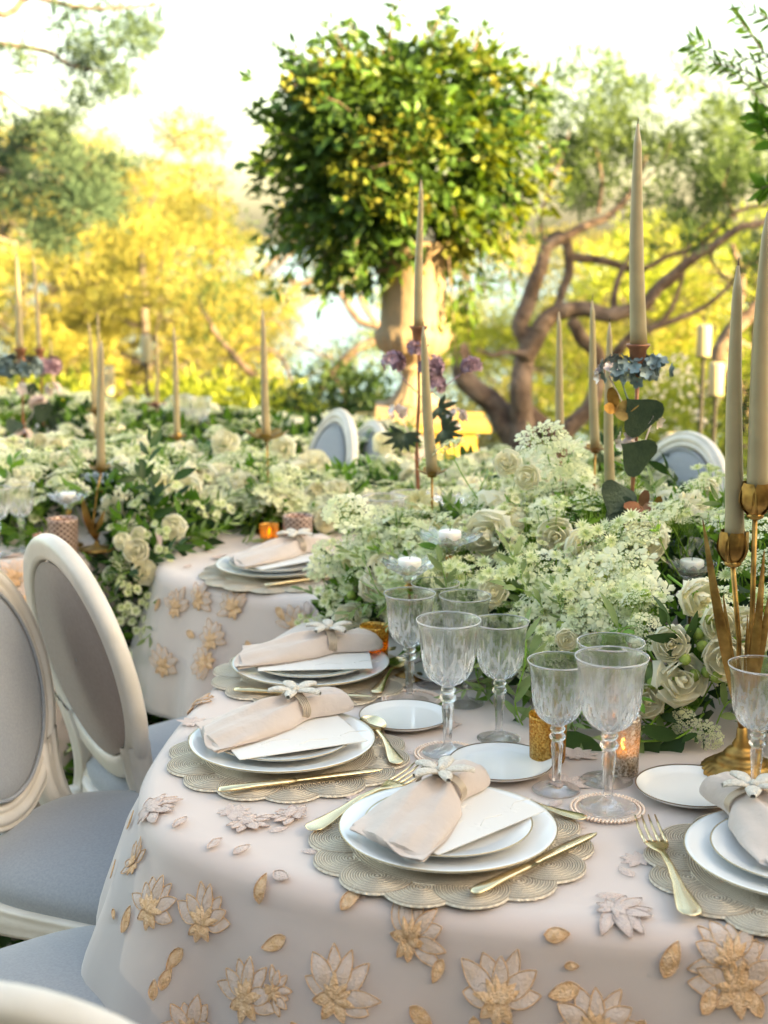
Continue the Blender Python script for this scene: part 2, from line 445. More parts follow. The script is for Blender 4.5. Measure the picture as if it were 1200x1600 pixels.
def slab_build(nt, b, tc):
    w = nt.nodes.new('ShaderNodeTexWave'); w.inputs['Scale'].default_value = 3; w.inputs['Distortion'].default_value = 9; w.inputs['Detail'].default_value = 4; w.bands_direction = 'Y'
    nt.links.new(tc.outputs['Object'], w.inputs['Vector'])
    r = nt.nodes.new('ShaderNodeValToRGB'); r.color_ramp.elements[0].color = (.24, .17, .11, 1); r.color_ramp.elements[1].color = (.46, .37, .27, 1)
    nt.links.new(w.outputs['Fac'], r.inputs[0]); nt.links.new(r.outputs[0], b.inputs['Base Color'])
M_['slab'] = node_mat('veined_travertine', slab_build, col=(.4, .3, .2), rough=.6, bump=(30, .4, .003))
terr = MB(); terr.box((-4.2, -1.2, -.008), (5.2, 7.0, .012))
terr = tag(terr.build('terrace', mat('terrace_bed', (.16, .12, .09), .9)), kind='structure')
k = 0
for i in range(-5, 3):
    for j in range(0, 7):
        m = MB(); sx, sy = .585, .585; jx = rnd.uniform(-.004, .004); z1 = .030 + rnd.uniform(-.0015, .0015)
        m.add([(-sx / 2, -sy / 2, 0), (sx / 2, -sy / 2, 0), (sx / 2, sy / 2, 0), (-sx / 2, sy / 2, 0),
               (-sx / 2, -sy / 2, .014), (sx / 2, -sy / 2, .014), (sx / 2, sy / 2, .014), (-sx / 2, sy / 2, .014),
               (-sx / 2 + .005, -sy / 2 + .005, .018), (sx / 2 - .005, -sy / 2 + .005, .018), (sx / 2 - .005, sy / 2 - .005, .018), (-sx / 2 + .005, sy / 2 - .005, .018)],
              [(0, 1, 5, 4), (1, 2, 6, 5), (2, 3, 7, 6), (3, 0, 4, 7), (4, 5, 9, 8), (5, 6, 10, 9), (6, 7, 11, 10), (7, 4, 8, 11), (8, 9, 10, 11)])
        o = m.build('paving_slab', M_['slab'], terr, smooth=False, loc=(i * .595 + jx, .9 + j * .595, .012 + (z1 - .03)))
        o.rotation_euler = (0, 0, (0, PI)[rnd.random() < .5])

# ------------------------------------------------------------------ tables and cloths
class Outline:
    def __init__(s, ctrl):
        pts = catmull([ctrl[-1]] + ctrl + [ctrl[0], ctrl[1]], 24)[24:-24]
        P = np.array(pts)[:-1]; d = np.linalg.norm(np.roll(P, -1, 0) - P, axis=1); L = d.sum(); cum = np.concatenate([[0], np.cumsum(d)])
        Q = np.vstack([P, P[:1]]); n = int(L / .01); t = np.arange(n) / n * L
        s.P = np.stack([np.interp(t, cum, Q[:, 0]), np.interp(t, cum, Q[:, 1])], 1); s.L = L; s.n = n
        for _ in range(6): s.P = (np.roll(s.P, 1, 0) + s.P * 2 + np.roll(s.P, -1, 0)) / 4
        T = np.roll(s.P, -1, 0) - np.roll(s.P, 1, 0); T /= np.linalg.norm(T, axis=1)[:, None]
        N = np.stack([T[:, 1], -T[:, 0]], 1)
        c = s.P.mean(0)
        if ((s.P - c) * N).sum() < 0: N = -N
        s.N = N; s.T = T
    def get(s, u):
        f = (u / s.L * s.n) % s.n; i = int(f); j = (i + 1) % s.n; w = f - i
        return s.P[i] * (1 - w) + s.P[j] * w, s.N[i] * (1 - w) + s.N[j] * w, s.T[i]
def make_cloth_fn(out, seed, flare=.16, amp=.05, k1=2 * PI / .27, top=.755, lift=None, hem=.74):
    def S(u, v, off=0.0, extra=0.0):
        """u along the edge, v > 0 down the drape, v < 0 in over the top; off = distance out of the cloth"""
        c, n, t = out.get(u); rr = .028
        if v <= 0:
            p = c + n * (v - rr)
            wr = .0015 * noise.noise(Vector((p[0] * 9, p[1] * 9, seed)))
            return Vector((p[0], p[1], top + off + wr + min(extra, .02) * .1))
        a = min(v / (rr * PI / 2), 1) * PI / 2
        if v < rr * PI / 2:
            r = rr * math.sin(a) - rr; z = top - rr * (1 - math.cos(a)); d = 0
        else:
            d = v - rr * PI / 2; r = 0; z = top - rr - d
        w = min(d / .30, 1.2); w = w * w * (3 - 2 * min(w, 1)) if w < 1 else w
        nz = noise.noise(Vector((u * 1.7, seed, 0)))
        fold = (.55 * math.sin(k1 * u + 2.4 * nz + seed) + .35 * math.sin(k1 * 1.63 * u + seed * 2 + 3 * noise.noise(Vector((u, 5, seed)))) + .25 * noise.noise(Vector((u * 9, d * 3, seed))))
        r += d * flare + amp * w * (fold + .55) + extra * min(d / .05, 1) * (.35 + 1.1 * math.exp(-((d - .20) / .13) ** 2))
        if lift:
            z, r = lift(u, d, z, r)
        z = max(z, .034)
        nrm_up = math.cos(a)
        p = c + n * (r + off * math.sin(a))
        return Vector((p[0], p[1], z + off * nrm_up))
    S.out = out; S.top = top; S.hem = hem
    return S
def cloth_mesh(S, u0=0, u1=None, v0=-.04, hem=None, top=True, extra=0, off=0, step=.02, thick=True):
    out = S.out; hem = hem or S.hem; full = u1 is None
    u1 = out.L if full else u1; nu = max(8, int((u1 - u0) / step))
    vs_ = list(np.linspace(v0, 0, 3)) + [.011, .022, .033, .044] + list(np.arange(.06, hem, .03)) + [hem]
    m = MB(); rows = []
    for i in range(nu if full else nu + 1):
        u = u0 + (u1 - u0) * i / nu
        rows.append([S(u, v, off, extra) for v in vs_])
    m.grid(rows, close_u=full)
    if top:                                    # the flat top: rings shrinking towards the centre
        ctr = Vector((out.P[:, 0].mean(), out.P[:, 1].mean(), S.top + off)); base = [r[0] for r in rows]; rings = [base]
        for f in (.9, .78, .64, .5, .34, .18, .02):
            rings.append([ctr.lerp(b, f) + Vector((0, 0, .0016 * noise.noise(Vector((*(ctr.lerp(b, f) * 7).xy, 1))))) for b in base])
        m.grid(rings, close_v=True)
    return m

T1 = Outline([(-.305, 2.25), (-.335, 2.05), (-.34, 1.86), (-.295, 1.70), (-.20, 1.605), (-.07, 1.52), (.08, 1.462), (.25, 1.425), (.45, 1.40), (.8, 1.40), (1.25, 1.5), (1.6, 1.8),
              (1.7, 2.3), (1.5, 2.85), (1.1, 3.1), (.6, 3.16), (.15, 3.06), (-.12, 2.80), (-.25, 2.5)])
T2 = Outline([(-.545, 3.34), (-.535, 3.22), (-.49, 3.09), (-.37, 2.975), (-.2, 2.86), (-.02, 2.80), (.15, 2.9), (.35, 3.3), (.55, 3.7), (.75, 4.3), (.5, 4.6), (0, 4.55), (-.35, 4.35), (-.5, 3.9), (-.545, 3.55)])
T3 = Outline([(-.66, 3.36), (-.69, 3.28), (-.76, 3.22), (-.95, 3.17), (-1.4, 3.12), (-2.0, 3.2), (-2.3, 3.6), (-2.2, 4.3), (-1.6, 4.5), (-1.0, 4.4), (-.7, 4.0), (-.65, 3.6)])
T4 = Outline([(-.1, 4.85), (-.6, 4.75), (-1.3, 4.75), (-2.2, 4.8), (-2.6, 5.2), (-2.3, 5.8), (-1.2, 5.9), (-.4, 5.8), (.1, 5.5), (.15, 5.1)])
def lift2(u, d, z, r):                      # this drape lands on the seat of the chair pushed up against it
    return z, r
S1 = make_cloth_fn(T1, 1.3, .05, .034)
S2 = make_cloth_fn(T2, 4.2, .10, .04, hem=.32)
S3 = make_cloth_fn(T3, 7.7, .12, .035)
S4 = make_cloth_fn(T4, 9.1, .12, .035)
def table(out, label, cat='table', group='tables under pale cloths'):
    c = out.P.mean(0)
    t = thing('banquet_table', label, cat, (c[0], c[1], 0), 0, group)
    m = MB(); inner = [(p[0] - n[0] * .04 - c[0], p[1] - n[1] * .04 - c[1]) for p, n in zip(out.P[::8], out.N[::8])]; k = len(inner)
    m.add([(x, y, .72) for x, y in inner] + [(x, y, .745) for x, y in inner], [tuple(range(k - 1, -1, -1)), tuple(range(k, 2 * k))] + [(i, (i + 1) % k, k + (i + 1) % k, k + i) for i in range(k)])
    m.build('tabletop', mat('plywood', (.4, .3, .2), .7), t, smooth=False)
    for i in (int(k * .1), int(k * .35), int(k * .6), int(k * .85)):
        x, y = inner[i]; l = MB(); l.lathe([(.03, .012), (.03, .72)], 10); l.build('leg', mat('table_leg', (.3, .24, .18), .6), t, loc=(x * .75, y * .75, 0))
    return t
table(T1, 'nearest table, rounded end, hidden under the blush embroidered cloth with four place settings')
table(T2, 'middle table hidden under the cloth whose hem ends at the grey chair seat')
table(T3, 'left table hidden under cloth behind the two oval-backed chairs')
table(T4, 'farthest table under cloth, mostly covered by the white flowers at the back left')
def cloth(S, label, sheer=True, extra=.035, hem=None, step=.02):
    o = cloth_mesh(S, step=step).build('tablecloth', M_['cloth'])
    tag(o, label, 'tablecloth', 'blush tablecloths')
    if sheer:
        cloth_mesh(S, v0=-.03, extra=extra, off=.0022, step=step).build('sheer_overlay', M_['sheer'], o)
    return o
c1 = cloth(S1, 'nearest blush tablecloth with sheer embroidered overlay, four place settings standing on it', extra=.034)
c2 = cloth(S2, 'blush embroidered tablecloth on the middle table, its hem resting over the grey chair seat', extra=.012)
c3 = cloth(S3, 'blush tablecloth at left edge, behind the chair with the taupe oval back', extra=.015, step=.04)
c4 = cloth(S4, 'tablecloth of the farthest table, half buried in white flowers at back left', sheer=False, step=.05)

# appliques that follow the cloth: petals are raised quilted leaves mapped on S(u, v)
def petal_on(m, S, u, v, ang, L, W, lift=.0035, off=.006, extra=.035, cu=0, nL=9, nW=4, cord=None, mi=0):
    rows = []; ca, sa = math.cos(ang), math.sin(ang)
    for i in range(nL):
        t = i / (nL - 1); w = W * (math.sin(PI * t ** .8) ** .75 if 0 < t < 1 else 0.04)
        row = []
        for j in range(nW + 1):
            q = j / nW * 2 - 1
            a = t * L; b = q * w / 2 + cu * t * t * L * .3
            h = lift * (1 - q * q) * math.sin(PI * min(max(t, .06), .97)) - .0012 * abs(math.sin(PI * q * 1.5)) + .0015 * abs(q)
            row.append(S(u + a * ca - b * sa, v + a * sa + b * ca, off + max(h, 0), extra))
        rows.append(row)
    m.grid(rows, mi=mi)
    if cord is not None:
        bd = [r_[0] for r_ in rows] + [r_[-1] for r_ in reversed(rows)]
        m.tube([p + Vector((0, 0, .0006)) for p in bd + bd[:1]], .0008, 4, mi=cord, caps=False)
def motif(S, c, u, v, kind, size, ang, extra, pale=False):
    size *= .9
    g = M_['palethread'] if pale else M_['thread']; p = M_['palethread'] if pale else M_['petalcloth']
    m = MB()
    if kind == 'leaf':
        petal_on(m, S, u, v, ang, .034 * size, .017 * size, .002, extra=extra, cu=rnd.uniform(-.6, .6), cord=0)
        m.build('embroidered_leaf', [g], c)
        return
    r = random.Random(int(u * 1000 + v * 100)); n = 7
    for i in range(n):
        a = ang - 1.5 + 3.0 * i / (n - 1) + r.uniform(-.1, .1)
        petal_on(m, S, u + .006 * math.cos(a), v + .006 * math.sin(a), a, (.044 + r.uniform(-.009, .009)) * size, (.021 + r.uniform(-.003, .003)) * size, .0022, .005 + .0012 * (i % 2), extra, r.uniform(-.4, .4), mi=0, cord=1)
    for i in range(6):
        a = ang - 1.2 + 2.4 * i / 5 + r.uniform(-.15, .15)
        petal_on(m, S, u, v, a, (.026 + r.uniform(-.006, .006)) * size, .010 * size, .002, .008, extra, r.uniform(-.5, .5), mi=1)
    for i in range(3):
        a = ang + PI - .8 + .8 * i + r.uniform(-.2, .2)
        petal_on(m, S, u, v, a, .028 * size, .015 * size, .0022, .006, extra, mi=1, cord=1)
    m.build('embroidered_flower', [p, g], c)
def locate(S, px, py, vmax=.6, extra=0, u_range=None):
    best = None; L = S.out.L
    us = np.arange(0, L, .03) if u_range is None else np.arange(*u_range, .03)
    for u in us:
        for v in np.arange(-.4, vmax, .03):
            p = S(u, v, .005, extra if v > 0 else 0)
            c, n, t = S.out.get(u)
            if v > .03 and (n[0] * (0 - p.x) + n[1] * (0 - p.y)) < 0: continue
            q = pr(p); d = (q[0] - px) ** 2 + (q[1] - py) ** 2
            if best is None or d < best[0]: best = (d, u, v)
    _, u0, v0 = best
    for u in np.arange(u0 - .03, u0 + .031, .005):
        for v in np.arange(v0 - .03, v0 + .031, .005):
            q = pr(S(u, v, .005, extra if v > 0 else 0)); d = (q[0] - px) ** 2 + (q[1] - py) ** 2
            if d < best[0]: best = (d, u, v)
    return best[1], best[2]
def motifs(S, c, spec, extra):
    for kind, px, py, size, ang in spec:
        u, v = locate(S, px, py, extra=extra)
        motif(S, c, u, v, kind, size, ang, extra, pale=v < .02)
UP = -PI / 2
motifs(S1, c1, [
    ('f', 235, 1420, .9, UP), ('f', 320, 1440, .9, UP), ('f', 382, 1560, 1.0, UP), ('f', 525, 1560, 1.05, UP + .3), ('f', 780, 1565, 1.05, UP), ('f', 1150, 1545, 1.1, UP), ('f', 930, 1610, 1.0, UP), ('f', 300, 1610, .9, UP),
    ('f', 640, 1470, .9, UP + .7), ('f', 960, 1425, .9, 0.3), ('f', 1140, 1500, .9, UP - .4), ('f', 232, 1265, .8, UP), ('f', 385, 1285, .8, .4), ('f', 300, 1100, .7, UP), ('f', 460, 1275, .7, 2.8),
    ('leaf', 193, 1455, 1.1, UP + .1), ('leaf', 288, 1480, 1, 2.2), ('leaf', 405, 1410, 1, UP - .2), ('leaf', 447, 1465, 1, 2.4), ('leaf', 535, 1425, 1.1, UP + .4), ('leaf', 642, 1575, 1.1, .6),
    ('leaf', 905, 1545, 1.1, 2.7), ('leaf', 1040, 1530, 1.2, UP + .3), ('leaf', 848, 1463, .9, 0), ('leaf', 365, 1335, .9, UP), ('leaf', 325, 1330, .8, UP), ('leaf', 272, 1295, 1, UP - .5),
    ('leaf', 190, 1290, .8, UP), ('leaf', 170, 1370, .8, UP), ('leaf', 430, 1365, .8, .2), ('leaf', 285, 1190, .7, .5), ('leaf', 345, 1150, .6, 0), ('leaf', 1185, 1440, .8, 1), ('leaf', 740, 1590, .8, 1.4),
    ('leaf', 255, 1550, .9, UP), ('leaf', 455, 1600, .9, 1), ('leaf', 1010, 1590, .9, 2), ('leaf', 1095, 1585, 1, -1), ('leaf', 1190, 1590, 1, -2), ('leaf', 690, 1500, .8, 2)], .034)
for i in range(130):                              # smaller scattered sprigs between the big flowers
    u = rnd.uniform(0, T1.L); v = rnd.uniform(.05, .55); c_, n_, t_ = T1.get(u)
    if n_[0] * -c_[0] + n_[1] * -c_[1] < 0 or c_[0] > 1.1: continue
    motif(S1, c1, u, v, rnd.choice(('leaf', 'leaf', 'f')), rnd.uniform(.45, .75), rnd.uniform(-3, 3), .034)
motifs(S2, c2, [('f', 275, 950, .95, UP), ('f', 310, 940, .8, UP + .4), ('f', 365, 950, .9, UP - .5), ('f', 330, 1000, .9, UP), ('f', 395, 1040, .9, UP + .7), ('f', 255, 1040, 1.0, UP), ('f', 320, 1035, .9, 2.8), ('f', 460, 980, .9, UP), ('f', 505, 1010, .9, UP),
    ('leaf', 292, 990, 1, 0), ('leaf', 385, 1000, 1, 1), ('leaf', 430, 950, 1, .5), ('leaf', 250, 935, 1, 2), ('leaf', 420, 1010, 1, 2), ('leaf', 480, 940, .9, 1), ('leaf', 300, 880, .9, 1), ('f', 350, 870, .7, 0)], .012)
motifs(S3, c3, [('f', 20, 905, .9, UP), ('f', 60, 960, .9, UP), ('leaf', 40, 930, 1, 1), ('leaf', 5, 960, 1, 2), ('f', 15, 870, .7, UP), ('f', 120, 940, .8, UP)], .015)

# loose motifs scattered on the flat top
TOPZ = .7592
def flat_S(u, v, off=0, extra=0): return Vector((u, v, TOPZ + off))
def top_motif(c, px, py, size, ang, kind='f'):
    p = at(px, py, TOPZ); m = MB(); r = random.Random(px)
    if kind == 'leaf':
        petal_on(m, flat_S, p.x, p.y, ang, .036 * size, .018 * size, .003, 0); m.build('embroidered_leaf', M_['palethread'], c); return
    for i in range(6):
        a = ang - 1.5 + 3 * i / 5
        petal_on(m, flat_S, p.x, p.y, a, .042 * size, .019 * size, .003, .0005 * (i % 2 + 1), nL=5, nW=3)
    for i in range(3):
        petal_on(m, flat_S, p.x, p.y, ang + PI - .6 + .6 * i, .026 * size, .014 * size, .003, .001, nL=5, nW=3)
    m.build('embroidered_flower', M_['palethread'], c)
for a in [(880, 1225, .9, .5), (870, 1150, .9, 2), (900, 1180, .8, 1), (1010, 1160, .8, 3), (880, 1290, .7, 0), (840, 1390, .8, 3), (640, 1120, .7, 0), (360, 1270, .7, .2), (560, 1250, .7, 1), (1000, 1345, .6, 2.5),
          (1060, 1240, .5, .4), (610, 1225, .5, .5), (300, 1130, .7, 1.2), (590, 1080, .5, 0), (700, 1135, .6, 2)]:
    top_motif(c1, *a)
for a in [(905, 1215, .8, .2, 'leaf'), (805, 1090, .8, 1, 'leaf'), (1040, 1215, .8, .3, 'leaf'), (930, 1400, .9, .1, 'leaf'), (990, 1370, .9, 2, 'leaf'), (470, 1330, .9, 0, 'leaf'), (1160, 1215, .7, 1, 'leaf'), (650, 1180, .7, 2, 'leaf'),
          (420, 1300, .8, .6, 'leaf'), (860, 1260, .8, .9, 'leaf')]:
    top_motif(c1, *a)

# ------------------------------------------------------------------ place settings
def place_proto():
    P = {}
    # placemat: bead-work disc with scallops
    t = thing('placemat', '', 'placemat'); P['mat'] = t
    m = MB(); m.lathe([(.0001, .0062), (.06, .0062), (.118, .0062), (.124, .005), (.125, .001)], 48); m.build('centre_disc', M_['matbeads'], t)
    n = 14; sc = None
    for i in range(n):
        a = 2 * PI * i / n
        if sc is None:
            s_ = MB(); prof = [(.0001, .0040)] + [(r, .0040 + .0006 * (q % 2)) for q, r in enumerate(np.linspace(.006, .043, 12))] + [(.0452, .0035), (.0455, .0004)]
            s_.lathe(prof, 28); sc = s_.mesh('scallop', M_['matbeads'])
        obj('scallop', sc, t, (.131 * math.cos(a), .131 * math.sin(a), .0006 * (i % 2)), (0, 0, a))
    # dinner plate
    t = thing('dinner_plate', '', 'plate'); P['plate'] = t
    MB().lathe([(.0001, .008), (.088, .008), (.098, .0105), (.128, .0185), (.1335, .0195), (.1345, .0185), (.133, .0165), (.10, .0065), (.082, .002), (.078, .0), (.0001, .001)], 72).build('body', M_['china'], t)
    MB().lathe([(.1330, .0194), (.1345, .0197), (.1349, .0187), (.134, .0180)], 72).build('gilt_rim', mat('worn_gilt', (.5, .38, .2), .3, .8), t)
    t = thing('salad_plate', '', 'plate'); P['salad'] = t
    MB().lathe([(.0001, .007), (.068, .007), (.077, .009), (.100, .0152), (.1035, .016), (.104, .015), (.100, .0125), (.07, .003), (.0001, .001)], 64).build('body', M_['china'], t)
    MB().lathe([(.1025, .0158), (.104, .0163), (.1043, .0154), (.1036, .0148)], 64).build('gilt_rim', bpy.data.materials['worn_gilt'], t)
    t = thing('bread_plate', '', 'plate'); P['bread'] = t
    MB().lathe([(.0001, .006), (.056, .006), (.061, .0072), (.0715, .0125), (.073, .0135), (.0737, .0128), (.0720, .0100), (.055, .002), (.0001, .001)], 64).build('body', M_['china'], t)
    MB().lathe([(.0722, .0132), (.0738, .0140), (.0742, .0130), (.0733, .0122)], 64).build('gilt_rim', mat('dark_gilt', (.22, .15, .09), .3, .7), t)
    # menu card: thick die-cut paper with raised vine relief
    t = thing('menu_card', '', 'card'); P['card'] = t
    MB().box((-.095, -.062, 0), (.095, .062, .0011)).build('sheet', M_['card'], t, smooth=False)
    r = random.Random(3); m = MB()
    for cxx, cyy, sgn in ((-.05, -.02, 1), (.03, .015, -1), (.065, -.03, 1), (-.02, .035, -1), (.0, -.04, 1)):
        for i in range(5):
            a = i * 1.25 + cxx * 30; L = .014
            rows = [[(cxx + math.cos(a) * L * tt - math.sin(a) * q * .0042 * math.sin(PI * max(tt, .05)), cyy + math.sin(a) * L * tt + math.cos(a) * q * .0042 * math.sin(PI * max(tt, .05)), .0011 + .0009 * (1 - q * q) * math.sin(PI * max(tt, .05))) for q in (-1, 0, 1)] for tt in (0, .25, .5, .75, 1)]
            m.grid(rows)
        m.tube([(cxx, cyy, .0012), (cxx + .02 * sgn, cyy + .012, .0012), (cxx + .045 * sgn, cyy + .006, .0012)], .0007, 5)
    m.build('embossed_vine', M_['card'], t)
    # cutlery, along +x, handle end at x = 0
    def shaft(m, prof):                         # prof: x, half width, z, thickness
        rows = []
        for x, w, z, th in prof:
            rows.append([(x, w * math.cos(b), z + th * math.sin(b) + (.0006 * abs(math.cos(b)) if w > .006 else 0)) for b in [2 * PI * q / 12 for q in range(12)]])
        m.grid(rows, close_v=True)
        b = len(m.v); m.f.append(tuple(range(b - 12, b))); m.m.append(0); m.f.append(tuple(range(b - 12 * len(prof) + 11, b - 12 * len(prof) - 1, -1))); m.m.append(0)
    H = [(0, .002, .003, .0006), (.003, .0085, .003, .0012), (.010, .0115, .003, .0016), (.028, .0098, .0035, .0018), (.055, .0055, .006, .002), (.085, .0037, .009, .0021), (.115, .0033, .008, .0022)]
    t = thing('knife', '', 'knife'); P['knife'] = t
    m = MB(); shaft(m, [(0, .003, .0055, .001), (.004, .0085, .0055, .003), (.02, .0092, .0055, .0036), (.05, .0068, .0055, .0038), (.09, .0052, .0055, .0035), (.108, .0062, .0055, .0032)]); m.build('handle', M_['gold'], t)
    m = MB(); rows = []
    for x, y0, y1 in ((.108, -.004, .004), (.116, -.005, .008), (.14, -.006, .0105), (.18, -.0065, .0112), (.21, -.006, .010), (.225, -.003, .007), (.231, 0, .002)):
        rows.append([(x, y0, .0055), (x, y0 * .4 + y1 * .6, .0067), (x, y1, .0056), (x, y0 * .4 + y1 * .6, .0048)])
    m.grid(rows, close_v=True); m.build('blade', M_['gold'], t)
    t = thing('spoon', '', 'spoon'); P['spoon'] = t
    m = MB(); shaft(m, [(x, w, z, th) for x, w, z, th in H] + [(.124, .0035, .0072, .002), (.133, .005, .0055, .0014)]); m.build('handle', M_['gold'], t)
    m = MB(); rows = []
    for i in range(13):
        f = i / 12; a = PI * f; row = []
        for j in range(13):
            q = j / 12 * 2 - 1; w = .0185 * math.sin(a) ** .62 * (1.06 - .12 * f) if 0 < f < 1 else .001
            x = .128 + .060 * (1 - math.cos(a)) / 2; row.append((x, q * w, .0085 - .0072 * (1 - q * q) * math.sin(a) ** .8))
        rows.append(row)
    m.grid(rows); m.grid([[(x, y * 1.0, z - .0012) for x, y, z in r_] for r_ in rows]); m.build('bowl', M_['gold'], t)
    t = thing('fork', '', 'fork'); P['fork'] = t
    m = MB(); shaft(m, H + [(.125, .004, .0065, .0017), (.135, .009, .005, .0013), (.146, .0118, .0045, .0012), (.152, .0122, .0045, .0012)]); m.build('handle', M_['gold'], t)
    for i in range(4):
        m = MB(); y = (-1.5 + i) * .0070
        m.tube([(.150, y * .97, .0045), (.165, y, .0047), (.185, y, .0065), (.203, y * .97, .0105)], [.0017, .0016, .0014, .0008], 6); m.build('tine', M_['gold'], t)
    # napkin folded through a ring: x axis, open hem at x=-, rounded end at x=+
    t = thing('napkin', '', 'napkin'); P['napkin'] = t
    def nap(xs_, ws, hs, ys_, n=80, fold=1.0, seed=0):
        rows = []
        for x, w, h, y0 in zip(xs_, ws, hs, ys_):
            row = []
            for j in range(n):
                a = 2 * PI * j / n; c, s__ = math.cos(a), math.sin(a)
                open_ = min(max((.0 - x) / .14, 0), 1)
                f = 1 + fold * (.10 * math.sin(3 * a + x * 22 + seed) + .05 * math.sin(7 * a + x * 40)) * (.35 + open_)
                pin = math.exp(-(x / .045) ** 2); yy = y0 + w * (abs(c) ** .9) * (1 if c > 0 else -1)
                zz = h * (abs(s__) ** 1.25) * (1 if s__ > 0 else -.06) * f + (abs(s__) * (.0026 * pin + .0016 * open_) * math.sin((yy - y0) / w * 9 + x * 10) + .0022 * open_ * math.sin(yy * 60 + x * 22)) * (1 if s__ > 0 else .1)
                row.append((x + (.30 * (yy - y0) + .006 * math.sin(a * 3)) * open_, yy, zz + .002 + (.0030 * noise.noise(Vector((x * 30 + yy * 14, yy * 34, seed))) + .0026 / (1 + math.exp(-(yy - y0 - .15 * w - .10 * (x + .03)) * 1500)) + .0018 / (1 + math.exp((yy - y0 + .45 * w) * 1500))) * (s__ > .12)))
            rows.append(row)
        return rows
    k = 26; xs_ = np.linspace(-.150, .092, k)
    ws = np.interp(xs_, [-.15, -.09, -.03, .0, .02, .05, .08, .092], [.062, .058, .046, .029, .027, .035, .034, .022])
    hs = np.interp(xs_, [-.15, -.12, -.06, .0, .02, .05, .08, .092], [.005, .012, .026, .031, .028, .032, .026, .010])
    ys_ = np.interp(xs_, [-.15, 0, .092], [-.012, 0, .004])
    m = MB(); rows = nap(xs_, ws, hs, ys_); m.grid(rows, close_v=True)
    for e, sgn in ((rows[-1], 1), (rows[0], 1)):
        b = len(m.v); c = sum((Vector(p) for p in e), Vector()) / len(e); c.x += -.012 if e is rows[0] else .004
        m.v.extend([tuple(p) for p in e] + [tuple(c)]); kk = len(e)
        m.f.extend([(b + j, b + (j + 1) % kk, b + kk) for j in range(kk)]); m.m.extend([0] * kk)
    m.build('folded_linen', M_['linen'], t)
    m = MB(); xs2 = np.linspace(-.160, -.02, 12); rows = []              # the lower layer showing past the hem
    for x in xs2:
        w = np.interp(x, [-.16, -.09, -.02], [.060, .052, .03]); rows.append([(x + .30 * q * w + .004 * math.sin(q * 4), q * w - .016, .0035 + .0022 * math.sin(q * 6 + x * 30) + .004 * (1 - abs(q))) for q in np.linspace(-1, 1, 16)])
    m.grid(rows); m.grid([[(x, y, z - .0018) for x, y, z in r_] for r_ in rows]); m.build('under_layer', M_['linen'], t)
    # ring with beaded blossom
    t = thing('napkin_ring', '', 'napkin ring'); P['ring'] = t
    m = MB()
    for dx in (-.006, -.003, 0, .003, .006):
        m.tube([(dx, .034 * math.cos(a), max(.0195 * math.sin(a) + .0165, .0005) * (1.03)) for a in np.linspace(0, 2 * PI, 28)], .0013, 5, caps=False)
    m.build('wire_band', M_['band'], t)
    for i, (a, L, W) in enumerate(((.25, .040, .020), (1.45, .036, .019), (2.7, .038, .020), (3.9, .036, .018), (5.2, .040, .021))):
        m = MB(); rows = []
        for i2 in range(9):
            tt = i2 / 8; w = W / 2 * (math.sin(PI * (.06 + .9 * tt) ** 1.25) ** .6)
            z = .0385 + .006 * math.sin(tt * 2.6)
            rows.append([(L * tt * 1.0 + .003, w * math.cos(b), z + .0032 * math.sin(b)) for b in [2 * PI * q / 12 for q in range(12)]])
        m.grid(rows, close_v=True, M=Matrix.Rotation(a, 4, 'Z')); m.build('beaded_petal', M_['bead'], t)
    MB().ell((0, 0, .043), (.007, .005, .005)).build('pearl_centre', M_['bead'], t)
    # beaded coaster
    t = thing('coaster', '', 'coaster'); P['coaster'] = t
    MB().lathe([(.0001, .002), (.038, .002), (.042, .0012)], 40).build('disc', mat('rose_mesh', (.72, .58, .5), .5, .3, bump=(500, 1, .002)), t)
    m = MB()
    for rr_, nb in ((.0475, 58), (.0425, 52)):
        for i in range(nb):
            a = 2 * PI * i / nb; m.ell((rr_ * math.cos(a), rr_ * math.sin(a), .003), (.0024, .0024, .0024), 6, 4)
    tag(m.build('bead_ring', M_['rosebead'], t), kind='stuff')
    # goblet
    t = thing('goblet', '', 'wine glass'); P['goblet'] = t
    prof_o = [(.0001, .0000), (.034, .0000), (.0365, .0012), (.035, .0024), (.020, .0042), (.010, .008), (.0068, .013), (.0060, .018), (.0078, .050), (.0098, .071), (.0086, .0745), (.0072, .077), (.0105, .0795), (.0125, .0835), (.0105, .0875), (.0075, .090),
              (.0098, .0925), (.0115, .0955), (.0098, .0985), (.0085, .1005), (.013, .1035), (.020, .1075), (.028, .1140), (.0335, .1225), (.0368, .132), (.0385, .142), (.0395, .153), (.0403, .165), (.0413, .177), (.0430, .188), (.0452, .196), (.0465, .2)]
    prof_o = [(a, b) for a, b in zip(np.interp(np.linspace(0, len(prof_o) - 1, 78), range(len(prof_o)), [p[0] for p in prof_o]), np.interp(np.linspace(0, len(prof_o) - 1, 78), range(len(prof_o)), [p[1] for p in prof_o]))]
    prof_i = [(.0455, .2004), (.0440, .196), (.0412, .187), (.0390, .176), (.0375, .164), (.0362, .153), (.0348, .142), (.0325, .132), (.0288, .1240), (.0225, .117), (.013, .1120), (.006, .1085), (.0001, .108)]
